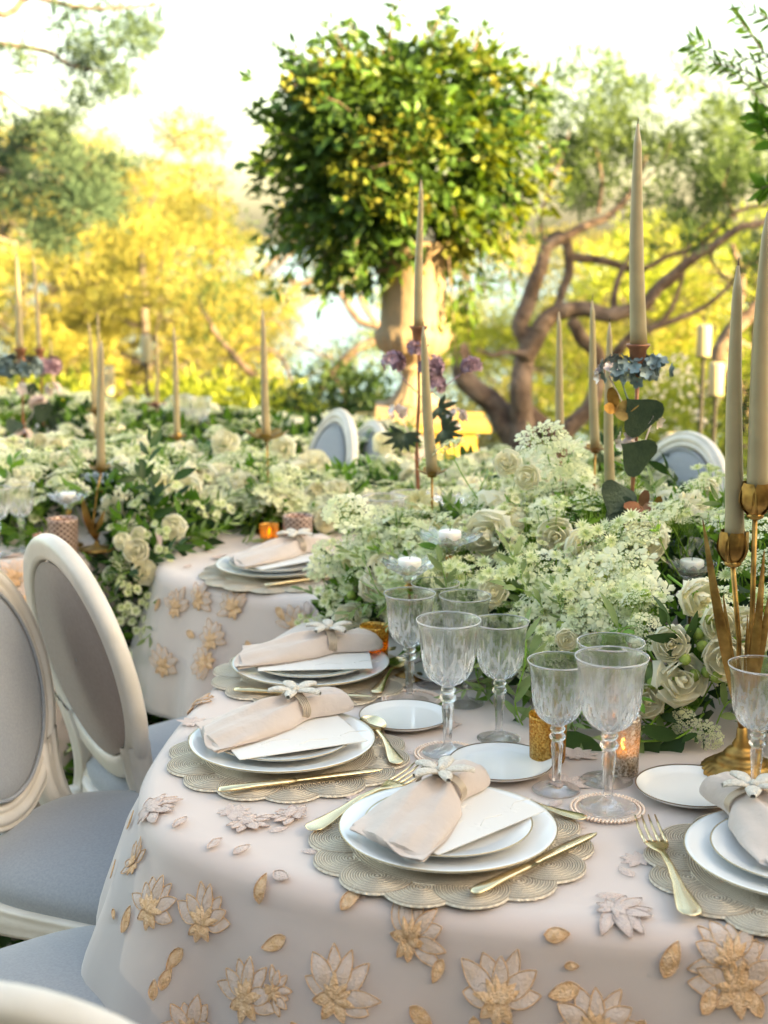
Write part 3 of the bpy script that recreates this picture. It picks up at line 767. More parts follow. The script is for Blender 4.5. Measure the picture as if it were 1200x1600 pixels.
    def cut(r, z, a, i):
        if i >= 78: return r, z
        if .012 < z < .0745: return r * (1 - .09 * abs(math.sin(a * 4))), z
        if .103 < z < .172:
            e = min((z - .103) / .01, 1) * min((.172 - z) / .022, 1)
            dg = abs(math.sin(4 * a + (z - .103) * 62)); dg2 = abs(math.sin(4 * a - (z - .103) * 62)); q = min(dg, dg2)
            fine = abs(math.sin(18 * a)); fan = abs(math.sin(4 * a))
            low = 1 if z < .148 else max(0, 1 - (z - .148) / .006)
            d = .0019 * max(0, 1 - q * 2.2) * low + .0019 * max(0, 1 - abs(math.sin(7 * a)) * 2.0) * (1 if z > .128 else .3) + .0009 * max(0, 1 - abs(math.sin(7 * a + PI / 2)) * 2.4) * (1 if .13 < z < .155 else 0)
            return r - d * e, z
        return r, z
    m = MB(); m.lathe(prof_o + prof_i, 196, cut)
    for fi, f in enumerate(m.f):
        x = sum(m.v[k][0] for k in f) / 4; y = sum(m.v[k][1] for k in f) / 4; z = sum(m.v[k][2] for k in f) / 4; row = fi // 196
        if row < 78 and .1035 < z < .172:
            a = math.atan2(y, x); r0 = 1.0
            if cut(r0, z, a, 0)[0] < r0 - .0007: m.m[fi] = 1
        elif .1990 < z and row > 74: m.m[fi] = 1  # rim painted with the same white glint
    m.build('cut_glass_body', [M_['glass'], M_['facet']], t)
    return P
P = place_proto()
USED = set()
def use(key, label, loc, rz=0, scale=1, group=None, P=P, tilt=None):
    p = P[key]
    if key in USED: p = copy_tree(p)
    USED.add(key)
    p.location = loc; p.rotation_euler = (0, 0, rz) if tilt is None else (tilt[0], tilt[1], rz); p.scale = (scale,) * 3
    p['label'] = label
    if group: p['group'] = group
    return p
# centre, inward angle, napkin (x, y, angle), card (x, y, angle), knife/fork/spoon placement
def local(c, ang, x, y): return (c[0] + math.cos(ang) * x - math.sin(ang) * y, c[1] + math.sin(ang) * x + math.cos(ang) * y)
TZ = .7598
def setting(c, ang, nap, card, who, mat_c=None, nscale=1, spoon=True, knife=True, fork=True, bread=None, cut=None):
    mc = mat_c or c
    use('mat', 'scalloped gold bead placemat ' + who[0], (mc[0], mc[1], TZ + .001), ang, 1.0, 'gold bead placemats')
    use('plate', 'large white dinner plate ' + who[0], (c[0], c[1], TZ + .0078), ang, 1, 'white dinner plates')
    use('salad', 'smaller white plate stacked under the napkin ' + who[0], (c[0], c[1], TZ + .0165), ang, 1, 'white salad plates')
    if card: use('card', 'white embossed menu card under the napkin ' + who[0], (card[0], card[1], TZ + .0336), card[2], 1, 'white embossed menu cards')
    use('napkin', 'blush linen napkin folded through its ring ' + who[0], (nap[0], nap[1], TZ + .0352), nap[2], nscale, 'blush napkins')
    use('ring', 'napkin ring with white beaded petals ' + who[0], (nap[0], nap[1], TZ + .0352), nap[2], nscale, 'beaded flower napkin rings')
W1 = 'of the setting left of the tall goblets'
W0 = 'of the setting beside the lit gold votive'
W2 = 'of the centre front setting'
W3 = 'of the setting at the right edge'
W4 = 'on the middle table behind'
setting((-.147, 1.958), R(18.5), (-.132, 2.028, R(34)), (-.135, 1.945, R(23)), (W1,), (-.138, 1.952))
setting((-.125, 2.335), R(-9), (-.095, 2.375, R(14)), (-.118, 2.325, R(4)), (W0,), (-.12, 2.335))
setting((.079, 1.650), R(47), (.072, 1.705, R(58)), (.090, 1.655, R(43)), (W2,), (.082, 1.648))
setting((.492, 1.575), R(86), (.455, 1.655, R(100)), None, (W3,), (.485, 1.570))
setting((-.24, 3.085), R(60), (-.20, 3.15, R(35)), (-.23, 3.09, R(40)), (W4,), (-.235, 3.08), 1.05)
def cutlery(key, a, b, label, L, z=TZ + .0075):
    """handle end at a, pointing to b"""
    ang = math.atan2(b[1] - a[1], b[0] - a[0])
    use(key, label, (a[0], a[1], z), ang, L, 'champagne gold cutlery')
cutlery('knife', (-.222, 1.795), (.006, 1.870), 'gold knife lying on the near placemat edge ' + W1, 1)
cutlery('knife', (-.246, 2.225), (-.041, 2.190), 'gold knife half hidden on the far placemat ' + W0, 1)
cutlery('knife', (.100, 1.492), (.262, 1.652), 'gold knife to the right of the plate ' + W2, 1)
cutlery('knife', (-.252, 2.93), (-.120, 3.01), 'gold knife on the table edge placemat ' + W4, 1)
cutlery('spoon', (.020, 1.897), (-.024, 2.085), 'gold spoon above the plate ' + W1, 1.03)
cutlery('spoon', (-.014, 2.213), (.030, 2.398), 'gold spoon above the plate ' + W0, 1.0)
cutlery('spoon', (.258, 1.706), (.137, 1.775), 'gold spoon partly under the menu card ' + W2, 1.0)
cutlery('fork', (-.094, 1.672), (.062, 1.886), 'gold fork left of the plate, handle end and tines showing ' + W2, 1.25, TZ + .006)
cutlery('fork', (.337, 1.440), (.330, 1.699), 'gold fork lying on the placemat ' + W3, 1.25)
cutlery('fork', (-.16, 2.47), (.0, 2.45), 'gold fork behind the folded napkin ' + W0, .9)
for x, y, r_, lab in ((.165, 1.903, 1.0, 'bread plate behind the nearest napkin, left of the amber votive'), (.032, 2.103, .96, 'bread plate between the spoon and the tall front goblet'), (.415, 1.812, 1.02, 'bread plate in front of the antique gold candlestick foot'),
                      (.115, 2.335, .95, 'bread plate behind the goblets at the flower edge')):
    use('bread', 'small white ' + lab, (x, y, TZ), 0, r_, 'small white bread plates')
GOB = [(.092, 1.958, 1.0, 'tall crystal goblet in front of the left cluster, on a beaded coaster'), (.041, 2.205, .90, 'leftmost crystal wine glass of the cluster, beside the gold votive'), (.172, 2.028, .91, 'crystal wine glass right of the cluster, against the leaves'),
       (.129, 2.190, .90, 'crystal wine glass at the back right of the left cluster'), (.085, 2.290, .88, 'rearmost crystal wine glass seen between two others in the left cluster'),
       (.234, 1.826, .92, 'crystal wine glass in front of the amber votive'), (.293, 1.758, 1.03, 'large crystal goblet right of the amber votive, on a beaded coaster'), (.308, 1.86, 1.0, 'crystal goblet directly behind the large one, in front of the white speckled votive'),
       (.497, 1.80, .93, 'crystal wine glass cut by the right edge of the picture')]
for x, y, s_, lab in GOB:
    use('goblet', lab, (x, y, TZ + (.004 if 'coaster' in lab else 0)), rnd.uniform(0, 3), s_, 'cut crystal glasses')
for x, y, lab in ((.092, 1.958, 'round rose gold beaded coaster under the tall front goblet'), (.293, 1.758, 'round rose gold beaded coaster under the large right goblet'), (.045, 2.205, 'beaded coaster under the leftmost wine glass')):
    use('coaster', lab, (x, y, TZ), 0, 1, 'beaded coasters')
for px, py, Y, s_, lab in ((30, 757, 3.3, .80, 'crystal goblet on the left table, behind the oval chair back'), (-8, 762, 3.25, .80, 'crystal glass cut off by the left edge on the left table'),
                           (600, 783, 2.95, 1.0, 'wide crystal glass among the flowers behind the ribbon-cut candle dish'), (640, 778, 3.05, .95, 'crystal glass half hidden by flowers beneath the tall purple candle holder'),
                           (1095, 855, 2.62, .95, 'crystal glass in the flowers behind the right white tealight'), (905 - 600 + 8, 652, 5.0, .9, 'small distant crystal glass among the back flowers by the pale pillar candle'), (285, 655, 5.05, .9, 'distant crystal glass left of the pale pillar candle')):
    p = aty(px, py, Y); use('goblet', lab, (p.x, p.y, max(TZ, p.z - .2 * s_)), rnd.uniform(0, 3), s_ * 1.0, 'cut crystal glasses')

# votives and lanterns
def votive(px, py, r, h, m, label, z=TZ, tall=0, lit=True):
    p = at(px, py, z); t = thing('votive_holder', label, 'votive', p, rnd.uniform(0, 3), 'glass candle votives')
    MB().lathe([(.0001, .0), (r * .88, 0), (r * .93, .004), (r * .95, h * .4), (r, h * .93), (r * 1.02, h), (r * .97, h * 1.0), (r * .92, h * .9), (r * .88, .008), (.0001, .006)], 40).build('glass_cup', m, t)
    MB().lathe([(.0001, .007), (r * .8, .007), (r * .8, h * .38), (r * .7, h * .40), (.0001, h * .385)], 24).build('candle_wax', M_['ivory'], t)
    if lit:
        MB().lathe([(.0001, h * .41), (.0028, h * .41 + .004), (.0034, h * .41 + .008), (.0018, h * .41 + .015), (.0001, h * .41 + .021)], 10).build('flame', M_['flame'], t)
    return t
votive(585, 1035, .0255, .068, M_['amber'], 'lit gold mercury glass votive behind the napkin at the left of the glasses')
votive(855, 1188, .0275, .070, M_['amber'], 'unlit amber glass votive behind the right wine glass', lit=False)
votive(972, 1208, .024, .084, M_['silverglass'], 'lit speckled clear votive behind the large right goblets')
votive(421, 850, .0235, .050, M_['amber'], 'small lit gold votive on the middle table beside the pierced lantern')
votive(466, 858, .036, .083, M_['lantern'], 'rose dimpled lantern on the middle table, right of the small gold votive')
votive(100, 868, .036, .090, M_['lantern'], 'rose dimpled lantern on the left table behind the oval chair back')
votive(72, 862, .030, .042, M_['lantern'], 'low bronze bowl votive beside the lantern on the left table')

# crystal candle dishes on thin gold stems
def bobeche(px, py, Y, r, label, stem_to=None, tealight=True, cup=False):
    p = aty(px, py, Y); base = stem_to if stem_to is not None else TZ
    t = thing('candle_dish', label, 'candle dish', (p.x, p.y, base), rnd.uniform(0, 3), 'crystal candle dishes'); h = p.z - base
    n = 13
    def wav(rr, z, a, i):
        k = min(rr / r, 1) ** 3
        return rr * (1 + .07 * k * math.cos(n * a)), z + .004 * k * math.cos(n * a) - .0012 * abs(math.sin(26 * a)) * (rr > .018)
    if cup:
        MB().lathe([(.0001, h - .028), (.010, h - .026), (.020, h - .016), (.0235, h), (.0225, h), (.019, h - .013), (.0001, h - .018)], 64, lambda rr, z, a, i: (rr * (1 - .04 * abs(math.sin(8 * a)) * (i < 4)), z)).build('crystal_cup', M_['glass'], t)
    MB().lathe([(.0001, h - .030), (.009, h - .030), (.012, h - .020), (.020, h - .014), (r * .7, h - .005), (r * .95, h + .001), (r, h + .004), (r * .97, h + .006), (r * .7, h), (.019, h - .006), (.0001, h - .010)], 104, wav).build('crystal_dish', M_['glass'], t)
    if tealight:
        MB().lathe([(.0001, h - .008), (.0195, h - .008), (.0195, h + .009), (.018, h + .010), (.0001, h + .009)], 28).build('tealight', M_['whitewax'], t)
        MB().tube([(0, 0, h + .009), (.001, 0, h + .015)], .0006, 4).build('wick', M_['wick'], t)
    MB().lathe([(.0001, 0), (.032, 0), (.033, .004), (.010, .008), (.0028, .016), (.0024, h * .5), (.003, h - .05), (.007, h - .042), (.008, h - .036), (.004, h - .033), (.009, h - .030), (.0001, h - .029)], 16).build('gold_stem', M_['antique'], t)
    return t
bobeche(640, 882, 2.33, .045, 'ribbon-cut crystal candle dish with white tealight, just above the wine glasses')
bobeche(703, 838, 2.40, .055, 'widest crystal candle dish with white tealight, right of the cream scabiosa blooms')
bobeche(1081, 884, 2.28, .040, 'crystal candle dish with white tealight near the gold tulip candlestick', cup=False)
bobeche(703, 780, 2.9, .036, 'crystal dish glinting behind the flowers, left of the taper base', tealight=False)
bobeche(106, 776, 3.38, .048, 'crystal candle dish with lit tealight on the left table above the lantern')
bobeche(158, 745, 3.62, .050, 'crystal dish below the bronze lotus cup at left', tealight=False)
bobeche(196, 715, 4.1, .05, 'distant crystal dish in white flowers at far left', tealight=False)
bobeche(100, 710, 4.2, .05, 'crystal dish low in the flowers at far left, under the blue-flower candelabrum', tealight=False)

# ------------------------------------------------------------------ tapers
def taper(top, base, Y, wpx, label, zb=None, group='taupe taper candles', Yt=None):
    b = aty(base[0], base[1], Y); a = aty(top[0], top[1], Yt or Y)
    t = thing('taper_candle', label, 'candle', b, 0, group)
    rb = wpx / 2 / F_PX * (Y * 1.0); d = a - b; n = 12; pts = []
    for i in range(n + 1):
        f = i / n; pts.append(d * f + Vector((.0016 * math.sin(f * 5 + Y), .001 * math.sin(f * 4), 0)))
    rad = [rb * lerp([0, .5, .8, .95, .985, 1], [1, .80, .56, .42, .36, .12], i / n) for i in range(n + 1)]
    MB().tube(pts, rad, 16).build('wax', M_['wax'], t)
    MB().tube([pts[-1], pts[-1] + Vector((.0008, 0, .010))], .0008, 5).build('wick', M_['wick'], t)
    return b
def flower5(m, M, r, mi=0, n=5):
    for i in range(n):
        a = 2 * PI * i / n; u = Vector((math.cos(a), math.sin(a), 0)); w = Vector((-u.y, u.x, 0))
        rows = [[u * (r * t) + w * (q * r * .45 * math.sin(PI * min(.12 + .8 * t, .93))) + Vector((0, 0, r * .25 * t * t + .1 * r * q * q)) for q in (-1, 0, 1)] for t in (.08, .4, .72, 1)]
        m.grid(rows, mi=mi, M=M)
def heart(m, M, s, mi=0):
    rows = []
    for i in range(13):
        a = PI * i / 12
        x = 16 * math.sin(a) ** 3 / 16; y = (13 * math.cos(a) - 5 * math.cos(2 * a) - 2 * math.cos(3 * a) - math.cos(4 * a)) / 16
        rows.append([Vector((x * q * s, y * s if abs(q) == 1 else (y * s), .12 * s * (x * abs(q)) ** 2 - .1 * s * y)) for q in (-1, -.5, 0, .5, 1)])
    m.grid(rows, mi=mi, M=M); 
def basis(d, p, spin=0):
    q = Vector(d).normalized().to_track_quat('Z', 'Y').to_matrix().to_4x4()
    return Matrix.Translation(p) @ q @ Matrix.Rotation(spin, 4, 'Z')
def metal_leaf(m, p, d, L, W, n=6, mi=0):
    d = Vector(d).normalized(); w = d.cross(Vector((.2, 1, .3))).normalized(); nn = d.cross(w); rows = []
    for i in range(n + 1):
        t = i / n; ww = W / 2 * math.sin(PI * min(.06 + .92 * t, .985)) ** .8
        c = Vector(p) + d * (L * t) + nn * (.12 * L * math.sin(PI * t))
        rows.append([c + w * (q * ww) - nn * (abs(q) * ww * .3) for q in (-1, 0, 1)])
    m.grid(rows, mi=mi)
def cluster(m, c, rad, n, fr, r, mi=0, squash=.8, half=False):
    for i in range(n):
        z = r.uniform(-.5 if not half else 0, 1); a = r.uniform(0, 2 * PI); s = math.sqrt(1 - z * z)
        d = Vector((s * math.cos(a), s * math.sin(a), z * squash)); flower5(m, basis(d, Vector(c) + d * rad, a), fr, mi)
# T1: centre right, tall, with rusty cup, blue blossoms, heart leaves, butterflies
def ornate_holder(b, label, heads, hearts, big=1.0, seed=1, foot=TZ):
    """b: place of the candle base; a thin stem down to the table hung with enamel flowers and leaves"""
    t = thing('flower_candle_holder', label, 'candle holder', (b.x, b.y, foot), 0, 'metal flower candle holders'); r = random.Random(seed); h = b.z - foot
    MB().lathe([(.0001, h - .002), (.013, h - .002), (.0135, h + .004), (.020, h + .004), (.0205, h + .0015), (.015, h - .006), (.0125, h - .026), (.013, h - .034), (.024, h - .037), (.024, h - .040), (.006, h - .042), (.0035, h - .05)], 24).build('candle_cup', M_['copper'], t)
    m = MB(); m.tube([(0, 0, h - .045), (.002, 0, h * .7), (-.004, 0, h * .45), (.003, 0, h * .2), (0, 0, .01)], .0035 * big, 8); m.tube([(.004, .002, h - .06), (-.003, .003, h * .6), (.004, .001, h * .3), (0, 0, .02)], .0018, 6)
    m.lathe([(.0001, 0), (.045, 0), (.046, .005), (.015, .010), (.005, .025), (.0001, .03)], 20); m.build('stem', M_['copper'], t)
    for key, dx, dy, dz, rad, n, fr in heads:
        m = MB(); c = (dx, dy, h + dz)
        if abs(dx) > .03: m.tube([(0, 0, h + dz - .07), (dx * .5, dy * .5, h + dz - .045), c], .0013, 5)
        cluster(m, c, rad, n, fr, r); m.build('enamel_blossoms', M_[key], t)
    for dx, dy, dz, s, rot, key in hearts:
        m = MB(); heart(m, Matrix.Translation((dx, dy, h + dz)) @ Matrix.Rotation(rot, 4, 'Y') @ Matrix.Rotation(R(80), 4, 'X'), s)
        o = m.build('heart_leaf', M_[key], t)
    return t
b1 = taper((995, 194), (997, 541), 2.42, 27, 'tallest taupe taper, centre right, standing in the rusty cup above blue enamel flowers')
t1 = ornate_holder(b1, 'tall rusty candle holder with blue blossoms, dark heart leaves and copper butterflies, centre right',
    [('blue', -.034, -.004, -.040, .026, 15, .013), ('blue', .030, 0, -.040, .026, 15, .013), ('blue', 0, -.02, -.046, .028, 10, .012), ('pinkenamel', -.048, 0, -.05, .02, 8, .012), ('pinkenamel', .032, .01, -.125, .014, 7, .012), ('pinkenamel', -.012, .01, -.165, .014, 7, .012)],
    [(.006, -.012, -.115, .040, 2.4, 'darkleaf'), (.002, -.012, -.185, .037, 2.2, 'darkleaf'), (-.030, -.01, -.260, .034, .5, 'darkleaf'), (-.02, -.012, -.285, .028, -.8, 'darkleaf')])
def butterfly(parent, c, s, rot, key='antique'):
    m = MB(); M = Matrix.Translation(c) @ Matrix.Rotation(rot, 4, 'Y') @ Matrix.Rotation(R(70), 4, 'X')
    for sx in (-1, 1):
        for a0, L, W in ((.7, 1, .62), (-.55, .7, .55)):
            rows = []
            for i in range(7):
                tt = i / 6; w = W / 2 * math.sin(PI * min(.08 + .84 * tt, .92)) ** .7
                rows.append([Vector((sx * (tt * L * math.cos(a0) - q * w * math.sin(a0)) * s, (tt * L * math.sin(a0) + q * w * math.cos(a0)) * s, .35 * s * tt)) for q in (-1, -.5, 0, .5, 1)])
            m.grid(rows, M=M)
    m.ell((0, 0, 0), (.06 * s, .4 * s, .06 * s), 6, 5, M=M)
    m.build('butterfly', M_[key], parent)
h1 = b1.z - TZ
butterfly(t1, (-.036, -.012, h1 - .105), .036, .5); butterfly(t1, (.012, -.02, h1 - .275), .03, -.6, 'copper'); butterfly(t1, (.040, -.012, h1 - .285), .028, .9); butterfly(t1, (-.005, -.025, h1 - .315), .024, .2, 'copper')
# T2 with mauve hydrangea heads and palmate dark leaves
b2 = taper((657, 281), (654, 512), 3.15, 15, 'tall taupe taper before the urn, standing in the mauve flower holder')
t2 = ornate_holder(b2, 'slender copper candle holder with mauve blossoms and dark fingered leaves, before the urn',
    [('mauve', -.055, 0, -.075, .022, 22, .013), ('mauve', .028, 0, -.085, .024, 26, .014), ('mauve', .035, 0, -.125, .022, 22, .013), ('mauve', .118, .01, -.085, .020, 20, .012), ('mauve', -.006, -.005, -.045, .016, 12, .012),
     ('pinkenamel', -.045, 0, -.185, .016, 10, .012), ('pinkenamel', .085, 0, -.20, .02, 12, .012), ('pinkenamel', .075, 0, -.225, .018, 9, .011)], [], .9, 5)
h2 = b2.z - TZ
for cx_, cz_, n_, s_ in ((-.03, -.235, 9, .050), (.055, -.225, 9, .048), (.045, -.175, 5, .04)):
    for i in range(n_):
        a = R(150 + i * (240 / n_)) if cx_ < 0 else R(-120 + i * (230 / n_)); m = MB()
        metal_leaf(m, (cx_, -.01, h2 + cz_), (math.cos(a), -.15, math.sin(a)), s_ * rnd.uniform(.75, 1.1), .013); m.build('dark_leaf', M_['darkleaf'], t2)
# simple holders hidden in the flowers
def lotus_holder(b, label, key='antique', foot=TZ, petals=7, r=.024, bend=0, leaf=False, foot_xy=(0, 0), up=.45):
    t = thing('lotus_candle_holder', label, 'candle holder', (b.x + foot_xy[0], b.y + foot_xy[1], foot), 0, 'metal lotus candle holders'); h = b.z - foot; fx, fy = foot_xy
    for i in range(petals):
        a = 2 * PI * i / petals + .2; m = MB(); u = Vector((math.cos(a), math.sin(a), 0)); w = Vector((-u.y, u.x, 0))
        rows = []
        for tt in (0, .25, .5, .75, 1):
            wd = r * .42 * math.sin(PI * (.15 + .78 * tt)) ** .7
            rows.append([Vector((-fx, -fy, h - .006)) + u * (.006 + r * tt) + w * (q * wd) + Vector((0, 0, r * up * tt * tt + .15 * wd * abs(q))) for q in (-1, -.5, 0, .5, 1)])
        m.grid(rows); m.build('cup_petal', M_[key], t)
    m = MB(); m.lathe([(.0001, h - .012), (.009, h - .010), (.0095, h + .012), (.0085, h + .012), (.0001, h + .001)], 16, M=Matrix.Translation((-fx, -fy, 0))); m.build('candle_socket', M_[key], t)
    m = MB(); m.tube([(-fx, -fy, h - .01), (-fx * .9 + bend, -fy * .9, h * .7), (-fx * .4 + bend * 1.3, -fy * .4, h * .35), (0, 0, .012)], .0026, 7); m.build('stem', M_[key], t)
    MB().lathe([(.0001, 0), (.042, 0), (.043, .004), (.025, .008), (.008, .013), (.004, .022), (.0001, .024)], 28).build('foot', M_[key], t)
    if leaf:
        for (x, z0, x1, z1, W) in ((.004, .015, -.030, h * .68, .020), (-.002, .02, .022, h * .5, .014)):
            m = MB(); metal_leaf(m, (x, 0, z0), (x1 - x, 0, z1 - z0), math.hypot(x1 - x, z1 - z0), W, 8); m.build('blade_leaf', M_[key], t)
    return t
b3 = taper((660, 510), (675, 737), 2.72, 19, 'taupe taper leaning slightly in front of the mauve flower holder')
lotus_holder(b3, 'bronze holder hidden in the blooms under the leaning taper')
b4 = taper((872, 487), (877, 708), 3.2, 15, 'taupe taper left of the trio against the tree trunk')
lotus_holder(b4, 'pinkish bronze holder peeping from the flowers under the left taper of the trio', 'copper')
b5 = taper((924, 469), (930, 700), 3.0, 16, 'middle taupe taper of the trio against the tree trunk')
lotus_holder(b5, 'bronze holder hidden under the middle taper of the trio')
b6 = taper((951, 503), (953, 782), 2.7, 18, 'taupe taper just left of the blue enamel flowers')
lotus_holder(b6, 'bronze holder in the blooms beneath the taper left of the heart leaves')
b9 = taper((409, 483), (417, 683), 3.55, 14, 'lone taupe taper in the bronze lotus cup on the middle table')
lotus_holder(b9, 'bronze lotus candle holder with slim stem rising from the middle flowers', r=.050, up=.42, foot_xy=(.004, 0))
b10 = taper((158, 532), (158, 731), 3.36, 15, 'front taupe taper at left, standing in the bronze lotus cup with the long gold leaf')
lotus_holder(b10, 'gold candle holder at left with bent stem and long blade leaf, beside the lantern', leaf=True, foot_xy=(-.012, -.03), bend=-.01, r=.026)
b11 = taper((153, 489), (154, 640), 4.7, 8, 'taupe taper right behind the front left one')
lotus_holder(b11, 'gold holder seen behind the front left taper')
b12 = taper((139, 503), (148, 642), 4.75, 8, 'thin taupe taper just left of the pair at left')
lotus_holder(b12, 'gold holder left of the pair in the back flowers')
b13 = taper((271, 510), (278, 682), 4.0, 11, 'taupe taper between the two back pillar candles')
lotus_holder(b13, 'bronze holder hidden under the taper between two pillar candles')
b14 = taper((245, 520), (246, 634), 5.2, 6, 'thin distant taper beside the tallest back pillar candle')
lotus_holder(b14, 'small distant rusty lotus cup beside the iron pillar stand', 'copper', r=.04)
b15 = taper((25, 392), (32, 546), 4.4, 12, 'left taupe taper above the distant blue enamel flowers')
ornate_holder(b15, 'distant rusty holder with pale blue blossoms and dark leaves, far left', [('blue', -.03, 0, -.05, .03, 22, .02), ('blue', .025, 0, -.055, .034, 24, .02), ('blue', -.055, .01, -.07, .02, 12, .018), ('pinkenamel', .01, 0, -.125, .02, 12, .018), ('pinkenamel', .045, 0, -.165, .02, 12, .016), ('pinkenamel', -.005, 0, -.27, .02, 12, .018)],
    [(-.03, -.01, -.24, .03, .4, 'darkleaf'), (.06, -.01, -.19, .035, 2.2, 'darkleaf'), (.0, -.01, -.3, .03, -.3, 'darkleaf'), (.05, -.01, -.30, .02, 1, 'darkleaf'), (.03, -.01, -.12, .02, 2, 'darkleaf')], 1, 8)
b16 = taper((52, 398), (62, 546), 5.0, 8, 'right taupe taper above the distant mauve enamel flowers')
ornate_holder(b16, 'distant rusty holder with mauve blossoms and dark leaves, second from left edge', [('mauve', .03, 0, -.06, .035, 30, .022), ('pinkenamel', .04, 0, -.14, .02, 10, .018)], [(.0, -.01, -.20, .035, .4, 'darkleaf'), (.05, -.01, -.25, .035, 2.2, 'darkleaf'), (.0, -.01, -.32, .03, -.3, 'darkleaf')], 1, 9)
b17 = taper((79, 528), (85, 636), 5.6, 6, 'short distant taper right of the mauve enamel flowers')
ornate_holder(b17, 'distant holder with dark mauve leaves under the short taper', [('mauve', .01, 0, -.02, .03, 24, .022)], [(-.01, -.01, -.06, .03, .4, 'darkleaf')], 1, 10)

# gold tulip candlestick at right
b7 = taper((1152, 415), (1146, 857), 1.86, 32, 'thick taupe taper standing in the lower gold tulip cup at right')
b8 = taper((1199, 330), (1181, 782), 1.84, 35, 'thickest taupe taper at the right edge, in the upper gold tulip cup')
ft = at(1156, 1212, TZ)
tl = thing('tulip_candlestick', 'antique gold candlestick with tulip cups, blade leaves and fluted round foot, at right', 'candlestick', ft)
def fl(r, z, a, i): return (r * (1 + (.05 * abs(math.cos(14 * a)) - .02 if 1 <= i <= 4 else 0)), z)
MB().lathe([(.0001, 0), (.050, 0), (.054, .004), (.053, .012), (.045, .018), (.034, .020), (.036, .024), (.030, .028), (.022, .030), (.024, .034), (.019, .040), (.012, .043), (.013, .047), (.008, .056), (.007, .07), (.0001, .075)], 112, fl).build('fluted_foot', M_['antique'], tl)
for bb in (b7, b8):
    d = bb - ft; top = d - Vector((0, 0, .012))
    for i in range(5):
        a = 2 * PI * i / 5 - PI / 2 + (.0 if bb is b7 else .3); u = Vector((math.cos(a), math.sin(a), 0)); w = Vector((-u.y, u.x, 0)); rows = []
        for tt in np.linspace(0, 1, 8):
            rr = .005 + .0155 * math.sin(min(tt * 2.0, 1) * PI / 2) - .0012 * tt; wd = .0150 * math.sin(PI * (.1 + .78 * tt)) ** .6
            rows.append([top + u * rr * (1 - .18 * abs(q)) + w * (q * wd) + Vector((0, 0, -.010 + .046 * tt)) for q in (-1, -.6, 0, .6, 1)])
        m = MB(); m.grid(rows); m.grid([[p - u * .0012 for p in r_] for r_ in rows]); m.build('tulip_petal', M_['antique'], tl)
    m = MB(); m.ell(tuple(top + Vector((0, 0, -.008))), (.012, .012, .006), 14, 6); m.tube([top + Vector((0, 0, -.01)), d * .6 + Vector((.004, 0, 0)), d * .3, Vector((0, 0, .06))], .0036, 8); m.build('stem', M_['antique'], tl)
for (px1, py1, W) in ((1098, 812, .013), (1112, 883, .014), (1194, 860, .012), (1208, 900, .012), (1168, 960, .006), (1186, 980, .007), (1130, 930, .010)):
    e = aty(px1, py1, 1.88) - ft; m = MB(); s0 = Vector((rnd.uniform(-.003, .003), 0, .065)); metal_leaf(m, s0, e - s0, (e - s0).length, W, 10); m.build('blade_leaf', M_['antique'], tl)

# pillar candles on tall iron floor stands
def pillar(px, py0, py1, Y, wpx, label, knob=None, foot=None):
    a = aty(px, py0, Y); b = aty(px, py1, Y); r = wpx / 2 / F_PX * Y; foot = terrain(b.x, b.y) if foot is None else foot
    s = thing('iron_candle_stand', 'dark iron floor stand under the ' + label, 'candle stand', (b.x, b.y, foot), 0, 'iron candle stands'); h = b.z - foot
    MB().lathe([(.0001, h - .004), (r * 1.15, h - .004), (r * 1.15, h), (.0001, h)], 20).build('candle_plate', M_['iron'], s)
    k = h * .62 if knob is None else knob - foot
    MB().lathe([(.0001, .0), (.14, .0), (.14, .012), (.02, .02), (.011, .05), (.009, k - .05), (.014, k - .025), (.026, k), (.014, k + .025), (.009, k + .05), (.009, h - .004)], 12).build('shaft', M_['iron'], s)
    t = thing('pillar_candle', label, 'candle', b, 0, 'ivory pillar candles'); hh = (a - b).z
    MB().lathe([(.0001, .001), (r * .96, .001), (r, .006), (r, hh - .012), (r * .9, hh - .002), (r * .6, hh), (.0001, hh - .006)], 28).build('wax', M_['ivory'], t)
    MB().tube([(0, 0, hh - .008), (.001, 0, hh + .012)], .0015, 5).build('wick', M_['wick'], t)
pillar(1099, 507, 557, 6.0, 23, 'taller ivory pillar candle at right, beyond the flowers', aty(1099, 708, 6.0).z)
pillar(1118, 566, 618, 5.8, 24, 'shorter ivory pillar candle at right, beside the taller one', aty(1118, 745, 5.8).z)
pillar(1048, 676, 740, 6.3, 23, 'ivory pillar candle peeping over the right blue chair back')
pillar(229, 524, 567, 7.6, 17, 'tallest ivory pillar candle at the back left')
pillar(171, 572, 617, 7.2, 18, 'ivory pillar candle close right of the front left taper')
pillar(290, 615, 656, 7.2, 16, 'lowest ivory pillar candle at the back left')

